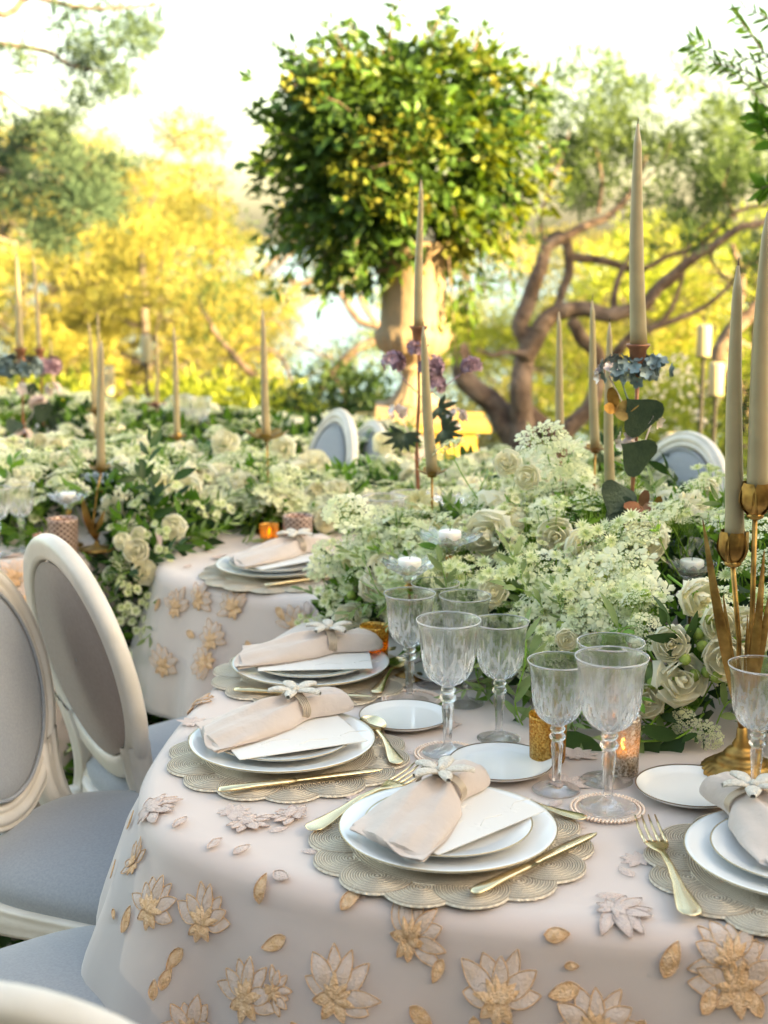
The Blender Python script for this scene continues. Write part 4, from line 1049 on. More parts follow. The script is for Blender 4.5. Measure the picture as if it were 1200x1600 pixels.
# ------------------------------------------------------------------ oval-back chairs
def make_chair():
    t = thing('oval_back_chair', '', 'chair')
    F = M_['frame']
    # seat outline: wider in front (x+), serpentine front rail
    def outline(n=64, inset=0):
        pts = []
        for i in range(n):
            a = 2 * PI * i / n; c, s = math.cos(a), math.sin(a)
            x = (.235 - inset) * (abs(c) ** .55) * (1 if c > 0 else -1); hw = .215 + .035 * (x / .235)
            y = (hw - inset) * (abs(s) ** .55) * (1 if s > 0 else -1)
            if x > 0: x += .012 * math.cos(y / .25 * PI / 2)
            pts.append((x, y))
        return pts
    m = MB(); rows = []
    for ins, z in ((.002, .445), (-.004, .460), (-.006, .475), (.004, .490), (.030, .505), (.08, .516), (.14, .521), (.20, .523)):
        rows.append([(x, y, z) for x, y in outline(inset=ins)])
    m.grid(rows, close_v=True); b = len(m.v); m.f.append(tuple(range(b - 64, b))); m.m.append(0)
    m.build('seat_cushion', M_['pad'], t)
    m = MB(); rows = []
    for ins, dz0 in ((.002, .446), (-.012, .446), (-.015, .441), (-.012, .436), (-.014, .430), (-.015, .405), (-.012, .399), (-.014, .394), (-.010, .386), (.01, .386), (.012, .44)):
        row = []
        for i, (x, y) in enumerate(outline(inset=ins)):
            arch = .030 * math.cos(y / .25 * PI * .5 * 1.0) * (1 if x > .1 else .0) + (.026 * math.cos(x / .235 * PI / 2) if abs(y) > .15 else 0)
            row.append((x, y, dz0 + (arch if dz0 < .42 else arch * .25)))
        rows.append(row)
    m.grid(rows, close_v=True); m.build('seat_rail', F, t)
    for sy in (-1, 1):
        m = MB(); m.lathe([(.014, .012), (.017, .03), (.014, .05), (.019, .20), (.024, .33), (.020, .345), (.028, .355), (.028, .375), (.030, .38), (.030, .41), (.0001, .41)], 20, lambda r, z, a, i: (r * (1 - .05 * abs(math.sin(6 * a)) * (.06 < z < .33)), z)); 
        m.build('leg', F, t, loc=(.205, sy * .215, 0))
        m = MB(); m.tube([(-.275, sy * .19, .012), (-.245, sy * .19, .2), (-.215, sy * .19, .40)], [.015, .019, .024], 8, flat=1.0); m.build('leg', F, t)
    # back: local frame leaning back about the rear rail
    B = Matrix.Translation((-.205, 0, .44)) @ Matrix.Rotation(R(-13), 4, 'Y')     # local z runs up the back, y across
    cz = .295; A_, C_ = .200, .215                                                    # oval centre height, half width, half height
    prof = [(-.024, -.008), (-.019, -.0135), (-.010, -.0145), (.0, -.0135), (.010, -.0145), (.017, -.012), (.0215, -.005), (.023, .004), (.0205, .011), (.016, .0145), (.0140, .0105), (.0115, .0105), (.009, .0165), (.002, .0185), (-.005, .0165), (-.0075, .0110), (-.0105, .0110), (-.013, .0155), (-.020, .012), (-.024, .004)]
    m = MB(); rows = []
    for i in range(72):
        a = 2 * PI * i / 72; c, s = math.cos(a), math.sin(a); rows.append([(x, (A_ + d * 1.0) * c, cz + (C_ + d) * s) for d, x in prof])
    m.grid(rows, close_u=True, close_v=True, M=B); m.build('oval_frame', F, t)
    for nm, x0, x1, mm in (('back_pad', .008, .022, M_['pad']), ('rear_panel', -.010, -.014, M_['pad_back'])):
        m = MB(); rows = [[(x0 + (x1 - x0) * f2, (A_ - .026) * f * math.cos(2 * PI * i / 48), cz + (C_ - .026) * f * math.sin(2 * PI * i / 48)) for i in range(48)] for f, f2 in ((1, 0), (.94, .6), (.82, .9), (.5, 1), (.02, 1.05))]
        m.grid(rows, close_v=True, M=B); m.build(nm, mm, t)
    m = MB(); m.tube([B @ Vector((.0165, (A_ - .029) * math.cos(2 * PI * i / 60), cz + (C_ - .029) * math.sin(2 * PI * i / 60))) for i in range(61)], .0035, 6, caps=False); m.build('piping', M_['pad'], t)
    for sy in (-1, 1):
        m = MB(); rows = []
        for f in np.linspace(0, 1, 12):
            z = .165 - .21 * f; y = sy * (.150 + .0 * f + .060 * f ** 1.6 - .030 * math.sin(PI * f)); w = .024 + .004 * math.cos(PI * f)
            rows.append([(dx, y + w * dy, z + .3 * w * dy * sy * (1 - f)) for dx, dy in ((-.019, -1), (-.0195, -.4), (-.0165, 0), (-.0195, .4), (-.019, 1), (0, 1.12), (.019, 1), (.0195, .45), (.015, .3), (.019, .1), (.015, -.2), (.0195, -.4), (.019, -1), (0, -1.12))])
        m.grid(rows, close_v=True, M=B); m.build('back_post', F, t)
    m = MB(); m.tube([(-.0, -.15, .004), (0, -.08, .020), (0, 0, .026), (0, .08, .020), (0, .15, .004)], [.020] * 5, 10, M=B, flat=1.4, up=(0, 0, 1)); m.build('lower_rail', F, t)
    return t
ch = make_chair()
P['chair'] = ch
CH = [((-.322, 2.64), R(34), 'chair with taupe oval rear panel seen from behind, seat under the middle table cloth', 1.0),
      ((-.415, 2.22), R(-14), 'left-edge chair facing the nearest table, oval back cut off by the picture edge', 1.0),
      ((-.455, 1.66), R(29), 'chair whose blue-grey seat corner shows at bottom left, its back outside the picture', 1.0),
      ((-.225, 1.24), R(80), 'closest chair at the bottom left corner, only its curved top rail showing', 1.0),
      ((-.43, 4.22), R(200), 'far chair with grey-blue oval back before the dark bush, left of the urn', 1.0),
      ((.545, 3.68), R(205), 'far right chair with grey-blue oval back, beyond the heart-leaf candle holder', 1.0),
      ((-.30, 4.70), R(200), 'white chair back corner just right of the far chair before the urn', .9)]
for (x, y), a, lab, s_ in CH:
    use('chair', lab, (x, y, .020 if y < 6 else 0), a, s_, 'white oval-back chairs')
# ------------------------------------------------------------------ flower prototypes (meshes shared by all copies)
def petal_rows(L, W, bend, cup, n=4, k=2, tipw=.9):
    rows = []
    for i in range(n + 1):
        t = i / n; w = W / 2 * (math.sin(PI * (.10 + tipw * .82 * t)) ** .7); an = bend * t
        x = L * (math.sin(an) / bend if abs(bend) > 1e-3 else t); z = L * ((1 - math.cos(an)) / bend if abs(bend) > 1e-3 else 0)
        rows.append([Vector((x, q / k * w, z + cup * (q / k) ** 2 * w)) for q in range(-k, k + 1)])
    return rows
def rose_mesh(seed, R_=.028, openness=1.0):
    r = random.Random(seed); m = MB()
    m.ell((0, 0, .05 * R_), (.13 * R_, .13 * R_, .55 * R_), 8, 6, 0)
    BR = (.12, .24, .38, .52, .66, .80); TR = (.10, .26, .44, .66, .92, 1.16 * openness + .02); TZ_ = (.68, .66, .58, .46, .30, .08); HA = (1.25, 1.0, .85, .74, .66, .60)
    for layer in (0, 1, 3, 4, 5):
        n = (3, 3, 4, 4, 5, 6)[layer]
        for i in range(n):
            a = 2 * PI * i / n + layer * .9 + r.uniform(-.2, .2); n1 = 6; rows = []; lr = r.uniform(-.08, .16); dz = r.uniform(-.14, .10); sk = r.uniform(-.22, .22)
            for u in range(n1 + 1):
                t = u / n1; rr = R_ * (BR[layer] * (.35 + .65 * min(t * 3, 1)) + (TR[layer] - BR[layer]) * t ** 2 + .20 * math.sin(PI * min(t * 1.15, 1)) * (.4 + .12 * layer) + lr * t)
                zz = R_ * (-.60 + (TZ_[layer] + dz + .60) * math.sin(t * PI / 2) ** 1.1 - (.10 + .05 * layer) * max(t - .8, 0) * 5 * (layer > 1))
                hw = HA[layer] * (.30 + .70 * math.sin(PI * min(t * .70 + .12, .82)))
                rows.append([Vector(((rr + R_ * (.10 * q * q - .10 * sk * q) * t) * math.cos(a + q * hw), (rr + R_ * (.10 * q * q - .10 * sk * q) * t) * math.sin(a + q * hw), zz - R_ * (.26 * q * q - sk * q) * t * t + R_ * .05 * r.uniform(-1, 1) * t)) for q in (-1, -.6, -.2, .2, .6, 1)])
            m.grid(rows)
    for i in range(5):
        a = 2 * PI * i / 5; m.grid(petal_rows(.022, .007, .5, .0, 3, 1), mi=1, M=Matrix.Translation((0, 0, -.020)) @ Matrix.Rotation(a, 4, 'Z'))
    m.tube([(0, 0, -.018), (.002, .001, -.06), (.006, 0, -.11)], .0022, 5, mi=1)
    return m.mesh('rose', [M_['cream'], M_['stem']])
def floret(m, M, r_, n=5, mi=0, big=None, rr=None):
    vs_ = []; fs = []
    for i in range(n):
        a = 2 * PI * i / n + .3; k = r_ * (1 if big is None or i not in big else 2.1); w = k * .36
        u = Vector((math.cos(a), math.sin(a), .12)); v = Vector((-math.sin(a), math.cos(a), 0)); b = len(vs_)
        dz = (rr.uniform(-.2, .3) if rr else 0) * k
        vs_ += [u * .08 * k, u * .6 * k - v * w, u * k * .98 - v * w * .5 + Vector((0, 0, dz)), u * k * .85 + Vector((0, 0, dz * .5 + .1 * k)), u * k * .98 + v * w * .5 + Vector((0, 0, dz)), u * .6 * k + v * w]
        fs += [(b, b + 1, b + 2, b + 3), (b, b + 3, b + 4, b + 5)]
    m.add(vs_, fs, mi, M)
def lace_mesh(seed, R_=.036, n=26, big=True, fr=.0052, dome=.35, pin=True):
    """flat-topped umbel of small white florets, outer petals enlarged"""
    r = random.Random(seed); m = MB(); pts = []
    for i in range(n):
        f = math.sqrt((i + .5) / n); a = i * 2.39996
        x, y = R_ * f * math.cos(a) + r.uniform(-.002, .002), R_ * f * math.sin(a) + r.uniform(-.002, .002); z = R_ * dome * (1 - f * f) + r.uniform(-.0015, .003)
        d = Vector((x * 9, y * 9, 1)).normalized(); pts.append((x, y, z))
        floret(m, basis(d, Vector((x, y, z)), a), fr * r.uniform(.8, 1.25) * (1.25 if f > .8 and big else 1), 5, 0, (0, 1) if (big and f > .72) else None, r)
    for i in range(0, n, 2):
        m.tube([(0, 0, -.030), (pts[i][0] * .6, pts[i][1] * .6, -.012), pts[i]], .0005, 3, mi=1, caps=False)
    m.tube([(0, 0, -.028), (.002, 0, -.07), (-.003, .004, -.13)], .0013, 4, mi=1, caps=False)
    return m.mesh('lace_flower', [M_['white'], M_['stem']])
def star_head(m, M, R_, r, mp=0, mc=1):
    for i in range(15):
        a = 2 * PI * i / 15 + r.uniform(-.08, .08); L = R_ * r.uniform(.9, 1.1)
        rows = [(0, 0, 0), (L * .55, -L * .12, L * .14), (L, 0, L * .22), (L * .55, L * .12, L * .14)]
        m.add(rows, [(0, 1, 2, 3)], mp, M @ Matrix.Rotation(a, 4, 'Z'))
    for i in range(26):
        f = math.sqrt((i + .5) / 26); a = i * 2.4; th = f * 1.15; d = Vector((math.sin(th) * math.cos(a), math.sin(th) * math.sin(a), math.cos(th))); s = R_ * .46
        p = d * s; w = Vector((-math.sin(a), math.cos(a), 0)) * R_ * .05
        m.add([d * s * .2 - w * .4, d * s * .2 + w * .4, p + w, p * 1.13, p - w], [(0, 1, 2, 3, 4)], mc, M)
def star_mesh(seed, n=4, R_=.0145, spread=.026):
    r = random.Random(seed); m = MB()
    for i in range(n):
        a = 2 * PI * i / n + r.uniform(-.5, .5); rr = spread * r.uniform(.5, 1.1) * (i > 0); x, y = rr * math.cos(a), rr * math.sin(a); z = r.uniform(-.014, .012)
        d = Vector((x * 14, y * 14, 1)).normalized(); star_head(m, basis(d, Vector((x, y, z)), a), R_ * r.uniform(.8, 1.15), r)
        m.tube([(0, 0, -.06), (x * .45, y * .45, -.03), (x, y, z - .001)], .0008, 3, mi=2, caps=False)
        for q in (-1, 1):
            m.grid(petal_rows(.020, .005, .4, 0, 3, 1), mi=2, M=basis((q, r.uniform(-1, 1), .7), Vector((x * .35, y * .35, -.035)), 0) @ Matrix.Rotation(-PI / 2, 4, 'Y'))
    m.tube([(0, 0, -.058), (.002, 0, -.09), (-.003, .004, -.14)], .0012, 4, mi=2, caps=False)
    return m.mesh('star_flower', [M_['ghost'], M_['ghostc'], M_['stem']])
def scabiosa_mesh(seed, R_=.026):
    r = random.Random(seed); m = MB()
    for ring, (n, rr, L, z, up) in enumerate(((15, .45, .60, 0, .15), (14, .30, .55, .004, .45), (12, .18, .42, .008, .85))):
        for i in range(n):
            a = 2 * PI * i / n + ring * .2 + r.uniform(-.1, .1)
            M = Matrix.Rotation(a, 4, 'Z') @ Matrix.Translation((R_ * rr, 0, z)) @ Matrix.Rotation(-up + r.uniform(-.2, .2), 4, 'Y')
            rows = petal_rows(R_ * L, R_ * .30, -.5, .2, 3, 2, 1.0)
            for q in rows[-1]: q.z += r.uniform(-.0015, .002)
            m.grid(rows, M=M)
    for i in range(40):
        f = math.sqrt((i + .5) / 40); a = i * 2.4; th = f * 1.2; d = Vector((math.sin(th) * math.cos(a), math.sin(th) * math.sin(a), math.cos(th))); w = Vector((-math.sin(a), math.cos(a), 0)) * .0011
        p = d * R_ * .36 + Vector((0, 0, .003)); m.add([p * .5 - w * .5, p * .5 + w * .5, p + w, p * 1.15, p - w], [(0, 1, 2, 3, 4)], 0)
    m.tube([(0, 0, 0), (.004, 0, -.05), (-.002, .004, -.12)], .0017, 5, mi=1, caps=False)
    return m.mesh('scabiosa_bloom', [M_['yel'], M_['stem']])
def bud_mesh():
    m = MB(); m.ell((0, 0, 0), (.0085, .0085, .012), 10, 6)
    for i in range(5):
        m.grid(petal_rows(.022, .009, 1.3, .0, 4, 1), mi=0, M=Matrix.Translation((0, 0, -.012)) @ Matrix.Rotation(2 * PI * i / 5, 4, 'Z') @ Matrix.Rotation(-.7, 4, 'Y'))
    m.tube([(0, 0, -.01), (.003, 0, -.04), (-.002, 0, -.10)], .0015, 5, mi=1, caps=False)
    return m.mesh('rose_bud', [M_['bud'], M_['stem']])
def leaf_shape(m, M, L, W, mi=0, bend=.5, k=2, n=5):
    rows = []
    for i in range(n + 1):
        t = i / n; w = W / 2 * math.sin(PI * min(.03 + .95 * t ** .9, .985)) ** .85; an = bend * t
        x = L * math.sin(an) / bend; z = -L * (1 - math.cos(an)) / bend
        rows.append([Vector((x, q * w, z + .25 * abs(q) * w)) for q in ((-1, 0, 1) if k == 1 else (-1, -.5, 0, .5, 1))])
    m.grid(rows, mi=mi, M=M)
def spray_mesh(seed, L=.16, n=9, lw=.012, ll=.048, key='leaf_o'):
    r = random.Random(seed); m = MB(); pts = [Vector((0, 0, 0)), Vector((L * .3, .01, L * .10)), Vector((L * .7, -.005, L * .08)), Vector((L, 0, -L * .08))]
    C_ = [Vector(p) for p in catmull(pts, 5)]; m.tube(C_, .0013, 4, mi=1, caps=False)
    for i in range(n):
        f = .15 + .85 * i / (n - 1); p = C_[int(f * (len(C_) - 1))]; sgn = 1 if i % 2 else -1
        a = sgn * r.uniform(.45, .9) if i < n - 1 else 0
        leaf_shape(m, Matrix.Translation(p) @ Matrix.Rotation(a, 4, 'Z') @ Matrix.Rotation(r.uniform(-.5, .4), 4, 'Y') @ Matrix.Rotation(r.uniform(-.6, .6), 4, 'X'), ll * r.uniform(.7, 1.15), lw * r.uniform(.8, 1.2), 0, r.uniform(.2, .8), 1, 4)
    return m.mesh('leaf_spray', [M_[key], M_['stem']])
def fern_mesh(seed):
    r = random.Random(seed); m = MB(); C_ = [Vector(p) for p in catmull([(0, 0, 0), (.05, 0, .012), (.10, 0, .008), (.14, 0, -.015)], 6)]; m.tube(C_, .0009, 4, mi=1, caps=False); n = len(C_)
    for i in range(2, n):
        for s in (-1, 1):
            leaf_shape(m, Matrix.Translation(C_[i]) @ Matrix.Rotation(s * 1.15, 4, 'Z'), .034 * math.sin(PI * (.15 + .8 * i / n)), .006, 0, .4, 1, 3)
    return m.mesh('fern_frond', [M_['leaf_g'], M_['stem']])
FM = {'rose': [rose_mesh(i, .027 + .003 * (i % 3), 1 - .25 * (i % 2)) for i in range(5)],
      'lace': [lace_mesh(1, .036, 38), lace_mesh(2, .040, 46), lace_mesh(3, .032, 32), lace_mesh(4, .030, 60, False, .0032, .5), lace_mesh(5, .036, 80, False, .0030, .6)],
      'star': [star_mesh(i, 3 + i % 3) for i in range(5)], 'scab': [scabiosa_mesh(1), scabiosa_mesh(2, .022)], 'bud': [bud_mesh()],
      'spray': [spray_mesh(1), spray_mesh(2, .13, 8), spray_mesh(3, .12, 7, .019, .055, 'leaf_g'), spray_mesh(4, .15, 10, .010, .045, 'leaf_o'), spray_mesh(5, .14, 8, .022, .06, 'leaf_d')],
      'fern': [fern_mesh(1)]}
PART = {'rose': 'rose', 'lace': 'lace_flower', 'star': 'star_flower', 'scab': 'scabiosa_bloom', 'bud': 'rose_bud', 'spray': 'leaf_spray', 'fern': 'fern_frond'}

# ------------------------------------------------------------------ garlands
def leaf_cloud(pts, nrm, size, aspect, rg, droop=0):
    """many small six-point leaves as one mesh: arrays of places and outward directions"""
    n = len(pts); d = nrm + rg.normal(0, .7, (n, 3)); d[:, 2] -= droop; d /= np.linalg.norm(d, axis=1)[:, None]
    s = np.cross(d, rg.normal(0, 1, (n, 3))); s /= np.linalg.norm(s, axis=1)[:, None] + 1e-9; u = np.cross(d, s)
    L = (size * rg.uniform(.6, 1.3, n))[:, None]; W = L * aspect * .5
    V = np.stack([pts, pts + d * L * .45 - s * W + u * W * .3, pts + d * L - u * L * .12, pts + d * L * .45 + s * W + u * W * .3, pts + d * L * .5 - u * W * .15], 1).reshape(-1, 3)
    b = np.arange(n)[:, None] * 5
    Fc = np.concatenate([b + [0, 1, 4], b + [1, 2, 4], b + [2, 3, 4], b + [3, 0, 4]], 0)
    return V, Fc
KEEP = [(640, 875, 66, 30, 2.36), (703, 832, 78, 34, 2.42), (1081, 875, 66, 44, 2.32), (703, 775, 46, 22, 2.92), (640, 900, 20, 50, 2.33), (600, 783, 42, 20, 3.0), (1095, 862, 38, 26, 2.75), (985, 690, 44, 52, 2.6), (995, 770, 34, 34, 2.6), (660, 600, 90, 100, 3.3),
        (106, 778, 40, 14, 3.5), (158, 745, 40, 14, 3.8), (158, 735, 16, 90, 3.5), (150, 820, 22, 44, 3.5), (100, 830, 34, 38, 3.6), (30, 790, 36, 40, 3.4), (158, 700, 10, 60, 3.5), (35, 610, 36, 70, 4.6), (72, 620, 30, 60, 5.2), (417, 700, 22, 50, 3.7), (415, 640, 14, 60, 3.7),
        (1155, 1130, 26, 90, 2.02), (1150, 900, 44, 60, 2.0), (585, 1000, 30, 40, 2.5), (540, 690, 36, 48, 4.6), (465, 826, 24, 32, 3.5), (421, 838, 18, 22, 3.5), (1040, 720, 50, 50, 3.8), (855, 1160, 32, 36, 2.0), (675, 700, 12, 36, 3.0), (876, 690, 10, 20, 3.3), (930, 680, 12, 20, 3.2), (952, 750, 12, 34, 2.9), (278, 650, 8, 30, 4.2),
        (243, 640, 16, 16, 5.3), (620, 990, 26, 70, 2.3), (640, 1000, 50, 90, 2.3), (715, 1010, 50, 90, 2.3)]
def blocked(p):
    q = pr(p)
    return any(abs(q[0] - a) < rx and abs(q[1] - b) < ry and p.y < Y for a, b, rx, ry, Y in KEEP)
class Garland:
    """a bed of flowers along a spine; spine rows are x, y, z of the bed, half width, height"""
    def __init__(s, name, label, spine, full=False, seed=1, cat='floral garland'):
        s.sp = np.array(catmull(spine, 16)); s.full = full; s.r = random.Random(seed); s.rg = np.random.default_rng(seed)
        s.t = thing(name, label, cat, (0, 0, 0), 0); d = np.linalg.norm(np.diff(s.sp[:, :3], axis=0), axis=1); s.cum = np.concatenate([[0], np.cumsum(d)]); s.L = s.cum[-1]; s.cnt = {}
    def surf(s, l, th, depth=1.0):
        c = [np.interp(l, s.cum, s.sp[:, k]) for k in range(5)]
        e = .04; a = np.array([np.interp(min(l + e, s.L), s.cum, s.sp[:, k]) - np.interp(max(l - e, 0), s.cum, s.sp[:, k]) for k in range(3)])
        T = Vector(a).normalized()
        if s.full:
            side = Vector((1, 0, 0)); side = (side - T * side.dot(T)).normalized(); up = T.cross(side)
        else:
            side = Vector((T.y, -T.x, 0)).normalized(); up = Vector((0, 0, 1))
        taper = 1.0
        e2 = min(l, s.L - l)
        if not s.full and e2 < .16: taper = math.sqrt(max(1 - (1 - e2 / .16) ** 2, .02))
        w, h = c[3] * taper * depth, c[4] * taper * depth
        ct, st = math.cos(th), math.sin(th)
        bump = 1 + .16 * noise.noise(Vector((l * 6, th * 1.6, s.r_seed if hasattr(s, 'r_seed') else 3.3)))
        p = Vector(c[:3]) + side * (w * ct * bump) + up * (h * (abs(st) ** .8) * (1 if st > 0 else -1) * bump)
        n = (side * ct / max(w, .05) * .35 + up * st / max(h, .05) * .35)
        if e2 < .16 and not s.full: n += T * (-1 if l < s.L / 2 else 1) * (1 - e2 / .16) * 1.2
        return p, n.normalized()
    def put(s, kind, l, th, scale=1, out=.0, jitter=.35, depth=1.0, k=None, flat=False, mesh=None):
        p, n = s.surf(l, th, depth)
        j = Vector((s.r.gauss(0, jitter), s.r.gauss(0, jitter), s.r.gauss(0, jitter * .6) + .25)); d = (n + j).normalized()
        me = mesh or (FM[kind][s.r.randrange(len(FM[kind]))] if k is None else FM[kind][k])
        p = p + n * out
        if kind in ('spray', 'fern'):
            M = basis(d, p, s.r.uniform(0, 6.28)) @ Matrix.Rotation(-PI / 2 + s.r.uniform(.1, .9), 4, 'Y')
        else:
            M = basis(d, p, s.r.uniform(0, 6.28))
        s.place(kind, me, M, scale)
    def place(s, kind, me, M, scale, force=False):
        if not force and blocked(M.translation): return None
        o = obj(PART[kind], me, s.t); o.matrix_basis = M @ Matrix.Diagonal((scale, scale, scale, 1)); s.cnt[kind] = s.cnt.get(kind, 0) + 1
        return o
    def locate(s, px, py):
        best = None
        for l in np.linspace(0, s.L, 60):
            for th in np.linspace(.02, PI - .02 if not s.full else 2 * PI, 36):
                p, n = s.surf(l, th)
                if n.dot(Vector((0, 0, EYE)) - p) < 0: continue
                q = pr(p); d = (q[0] - px) ** 2 + (q[1] - py) ** 2
                if best is None or d < best[0]: best = (d, l, th)
        return best[1], best[2]
    def at_px(s, kind, px, py, scale=1, out=.045, k=None, face=.8):
        l, th = s.locate(px, py); p, n = s.surf(l, th); tgt = ray(px, py); Y = p.y; q = aty(px, py, Y - out) 
        to = (Vector((0, 0, EYE)) - q).normalized(); d = (n * (1 - face) + to * face + Vector((s.r.gauss(0, .25), s.r.gauss(0, .2), s.r.gauss(0, .2)))).normalized()
        me = FM[kind][s.r.randrange(len(FM[kind]))] if k is None else FM[kind][k]
        s.place(kind, me, basis(d, q, s.r.uniform(0, 6.28)), scale)
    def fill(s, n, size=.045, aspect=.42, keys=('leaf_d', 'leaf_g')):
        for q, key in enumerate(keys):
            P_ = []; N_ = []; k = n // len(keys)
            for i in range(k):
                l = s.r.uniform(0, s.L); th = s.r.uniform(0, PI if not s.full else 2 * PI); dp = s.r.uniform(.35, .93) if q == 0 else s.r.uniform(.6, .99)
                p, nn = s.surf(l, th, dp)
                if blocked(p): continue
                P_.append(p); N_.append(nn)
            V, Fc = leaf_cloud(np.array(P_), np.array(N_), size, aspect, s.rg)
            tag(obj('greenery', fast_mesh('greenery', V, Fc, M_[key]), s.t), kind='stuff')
    def scatter(s, kind, n, scale=(.8, 1.15), out=(-.005, .03), ths=(.05, PI - .05), ls=(0, 1), jitter=.35, sel=None):
        for i in range(n):
            l = s.r.uniform(ls[0] * s.L, ls[1] * s.L); th = s.r.uniform(*ths)
            k = None if sel is None else s.r.choice(sel)
            s.put(kind, l, th, s.r.uniform(*scale), s.r.uniform(*out), jitter, 1.0, k)
# the camera side of a spine running left to right is th near 0: side = (T.y, -T.x)
G1 = Garland('flower_garland', 'foaming white and green flower garland on the nearest table, behind the goblets',
    [(-.10, 2.74, TZ, .10, .10), (.03, 2.72, TZ, .16, .18), (.20, 2.66, TZ, .32, .23), (.42, 2.52, TZ, .44, .26), (.66, 2.42, TZ, .47, .27), (.95, 2.4, TZ, .47, .24), (1.3, 2.38, TZ, .42, .25)], seed=11)
G2 = Garland('flower_garland', 'white flower garland along the back of the middle table, before the urn',
    [(-.52, 3.72, TZ, .22, .14), (-.3, 3.78, TZ, .28, .12), (.05, 3.80, TZ, .30, .10), (.35, 3.85, TZ, .30, .10), (.75, 4.1, TZ, .30, .12)], seed=12)
G3 = Garland('flower_garland', 'white rose and lace flower garland on the left table, behind the lantern',
    [(-1.7, 3.95, TZ, .40, .12), (-1.2, 3.86, TZ, .42, .14), (-.85, 3.80, TZ, .44, .14), (-.58, 3.78, TZ, .40, .14), (-.42, 3.80, TZ, .26, .13)], seed=13)
G4 = Garland('flower_garland', 'distant white flower garland on the farthest table, back left',
    [(-2.4, 5.3, TZ, .4, .12), (-1.7, 5.2, TZ, .42, .14), (-1.0, 5.15, TZ, .42, .12), (-.4, 5.1, TZ, .40, .06), (.1, 5.1, TZ, .3, .04)], seed=14)
G5 = Garland('flower_cascade', 'cascade of cream roses and greenery falling to the floor in the gap between tables', [(-.57, 3.46, .80, .17, .14), (-.585, 3.33, .70, .15, .13), (-.585, 3.27, .50, .15, .12), (-.59, 3.22, .28, .17, .14), (-.60, 3.12, .10, .20, .14)], full=True, seed=15, cat='floral cascade')
G6 = Garland('flower_bed', 'low floor flowers and leaves glimpsed between the two left chairs', [(-1.15, 3.0, .02, .22, .16), (-.85, 2.95, .02, .24, .20), (-.55, 2.9, .02, .24, .20), (-.35, 3.0, .02, .16, .14)], seed=16, cat='floor flowers')
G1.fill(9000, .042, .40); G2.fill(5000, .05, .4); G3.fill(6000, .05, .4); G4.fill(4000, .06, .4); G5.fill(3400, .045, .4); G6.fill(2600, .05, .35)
FR = (.05, 2.2)
G1.scatter('spray', 60, (.5, .8), (-.09, -.03), (.6, 2.2)); G1.scatter('spray', 70, (.5, .85), (-.05, -.01), (.05, .6))
G1.scatter('lace', 170, (.7, 1.1), (-.02, .03), (.5, 2.3), (.0, .62)); G1.scatter('lace', 30, (.7, 1), (-.01, .02), (.5, 2.3), (.62, 1))
G1.scatter('star', 230, (.75, 1.2), (-.005, .06), (.45, 2.3), (0, .75)); G1.scatter('star', 40, (.8, 1.1), (.0, .04), (.2, 1.2), (.0, .6)); 
G1.scatter('lace', 26, (.6, .8), (-.02, .0), (.15, .6), (.05, .8), sel=(3, 4)); G1.scatter('spray', 10, (.6, .8), (-.03, .0), (.05, .35), (.45, .8), sel=(2, 4))
G1.scatter('bud', 26, (.9, 1.2), (-.005, .02), (.3, 1.2), (.3, .9)); G1.scatter('rose', 34, (.8, 1.25), (.0, .025), (.5, 2.3))
for g, kl, ks, ksp, kr in ((G2, 230, 200, 70, 44), (G3, 240, 220, 80, 60), (G4, 200, 150, 40, 44)):
    g.scatter('spray', ksp // 3, (.7, 1.0), (-.10, -.04), (.6, 2.4)); g.scatter('spray', ksp // 2, (.7, 1.0), (-.06, -.01), (.0, .6)); g.scatter('lace', kl, (.85, 1.3), (-.01, .03), (.5, 2.5)); g.scatter('star', ks, (.9, 1.3), (-.01, .03), (.3, 2.5)); g.scatter('rose', kr, (.9, 1.2), (.01, .035), (.35, 2.2))
G5.scatter('spray', 70, (.7, 1), (-.03, .0), (0, 2 * PI)); G5.scatter('star', 60, (.8, 1.1), (-.01, .02), (0, 2 * PI)); G5.scatter('lace', 26, (.6, .8), (-.01, .01), (0, 2 * PI), sel=(3, 4)); G5.scatter('rose', 5, (.8, 1), (0, .01), (0, 2 * PI))
G6.scatter('spray', 60, (.7, 1)); G6.scatter('lace', 30, (.7, 1)); G6.scatter('star', 40, (.8, 1.1)); G6.scatter('rose', 5, (.8, 1))
# roses one can point at, front garland
for px, py, sc in ((793, 722, .75), (921, 858, 1.0), (1066, 1062, 1.05), (1048, 1006, .85), (1132, 1030, 1.0), (1165, 985, .95), (1128, 975, .85), (1010, 1095, .9), (1095, 935, 1.0), (1180, 1040, 1.0), (868, 840, .9), (800, 815, .95), (760, 838, 1.15), (782, 800, .95), (823, 745, .85),
                   (585, 917, .95), (545, 965, .8), (655, 850, .8), (728, 822, .8), (770, 925, .8), (915, 880, .8), (1010, 845, .9), (1105, 765, .7), (1062, 768, .7), (690, 955, .8), (885, 1000, .6)):
    G1.at_px('rose', px, py, sc)
for px, py, sc in ((612, 796, 1.1), (590, 845, 1.05), (654, 783, 1.0), (675, 832, 1.05), (548, 880, .7), (635, 830, .8)): G1.at_px('scab', px, py, sc, .03)
for px, py in ((1020, 1068), (1085, 1055), (1105, 1050), (1078, 985), (1092, 990), (1098, 1010), (1105, 968), (1070, 1030), (550, 930), (1000, 1078), (1120, 1058)): G1.at_px('bud', px, py, 1.1, .03)
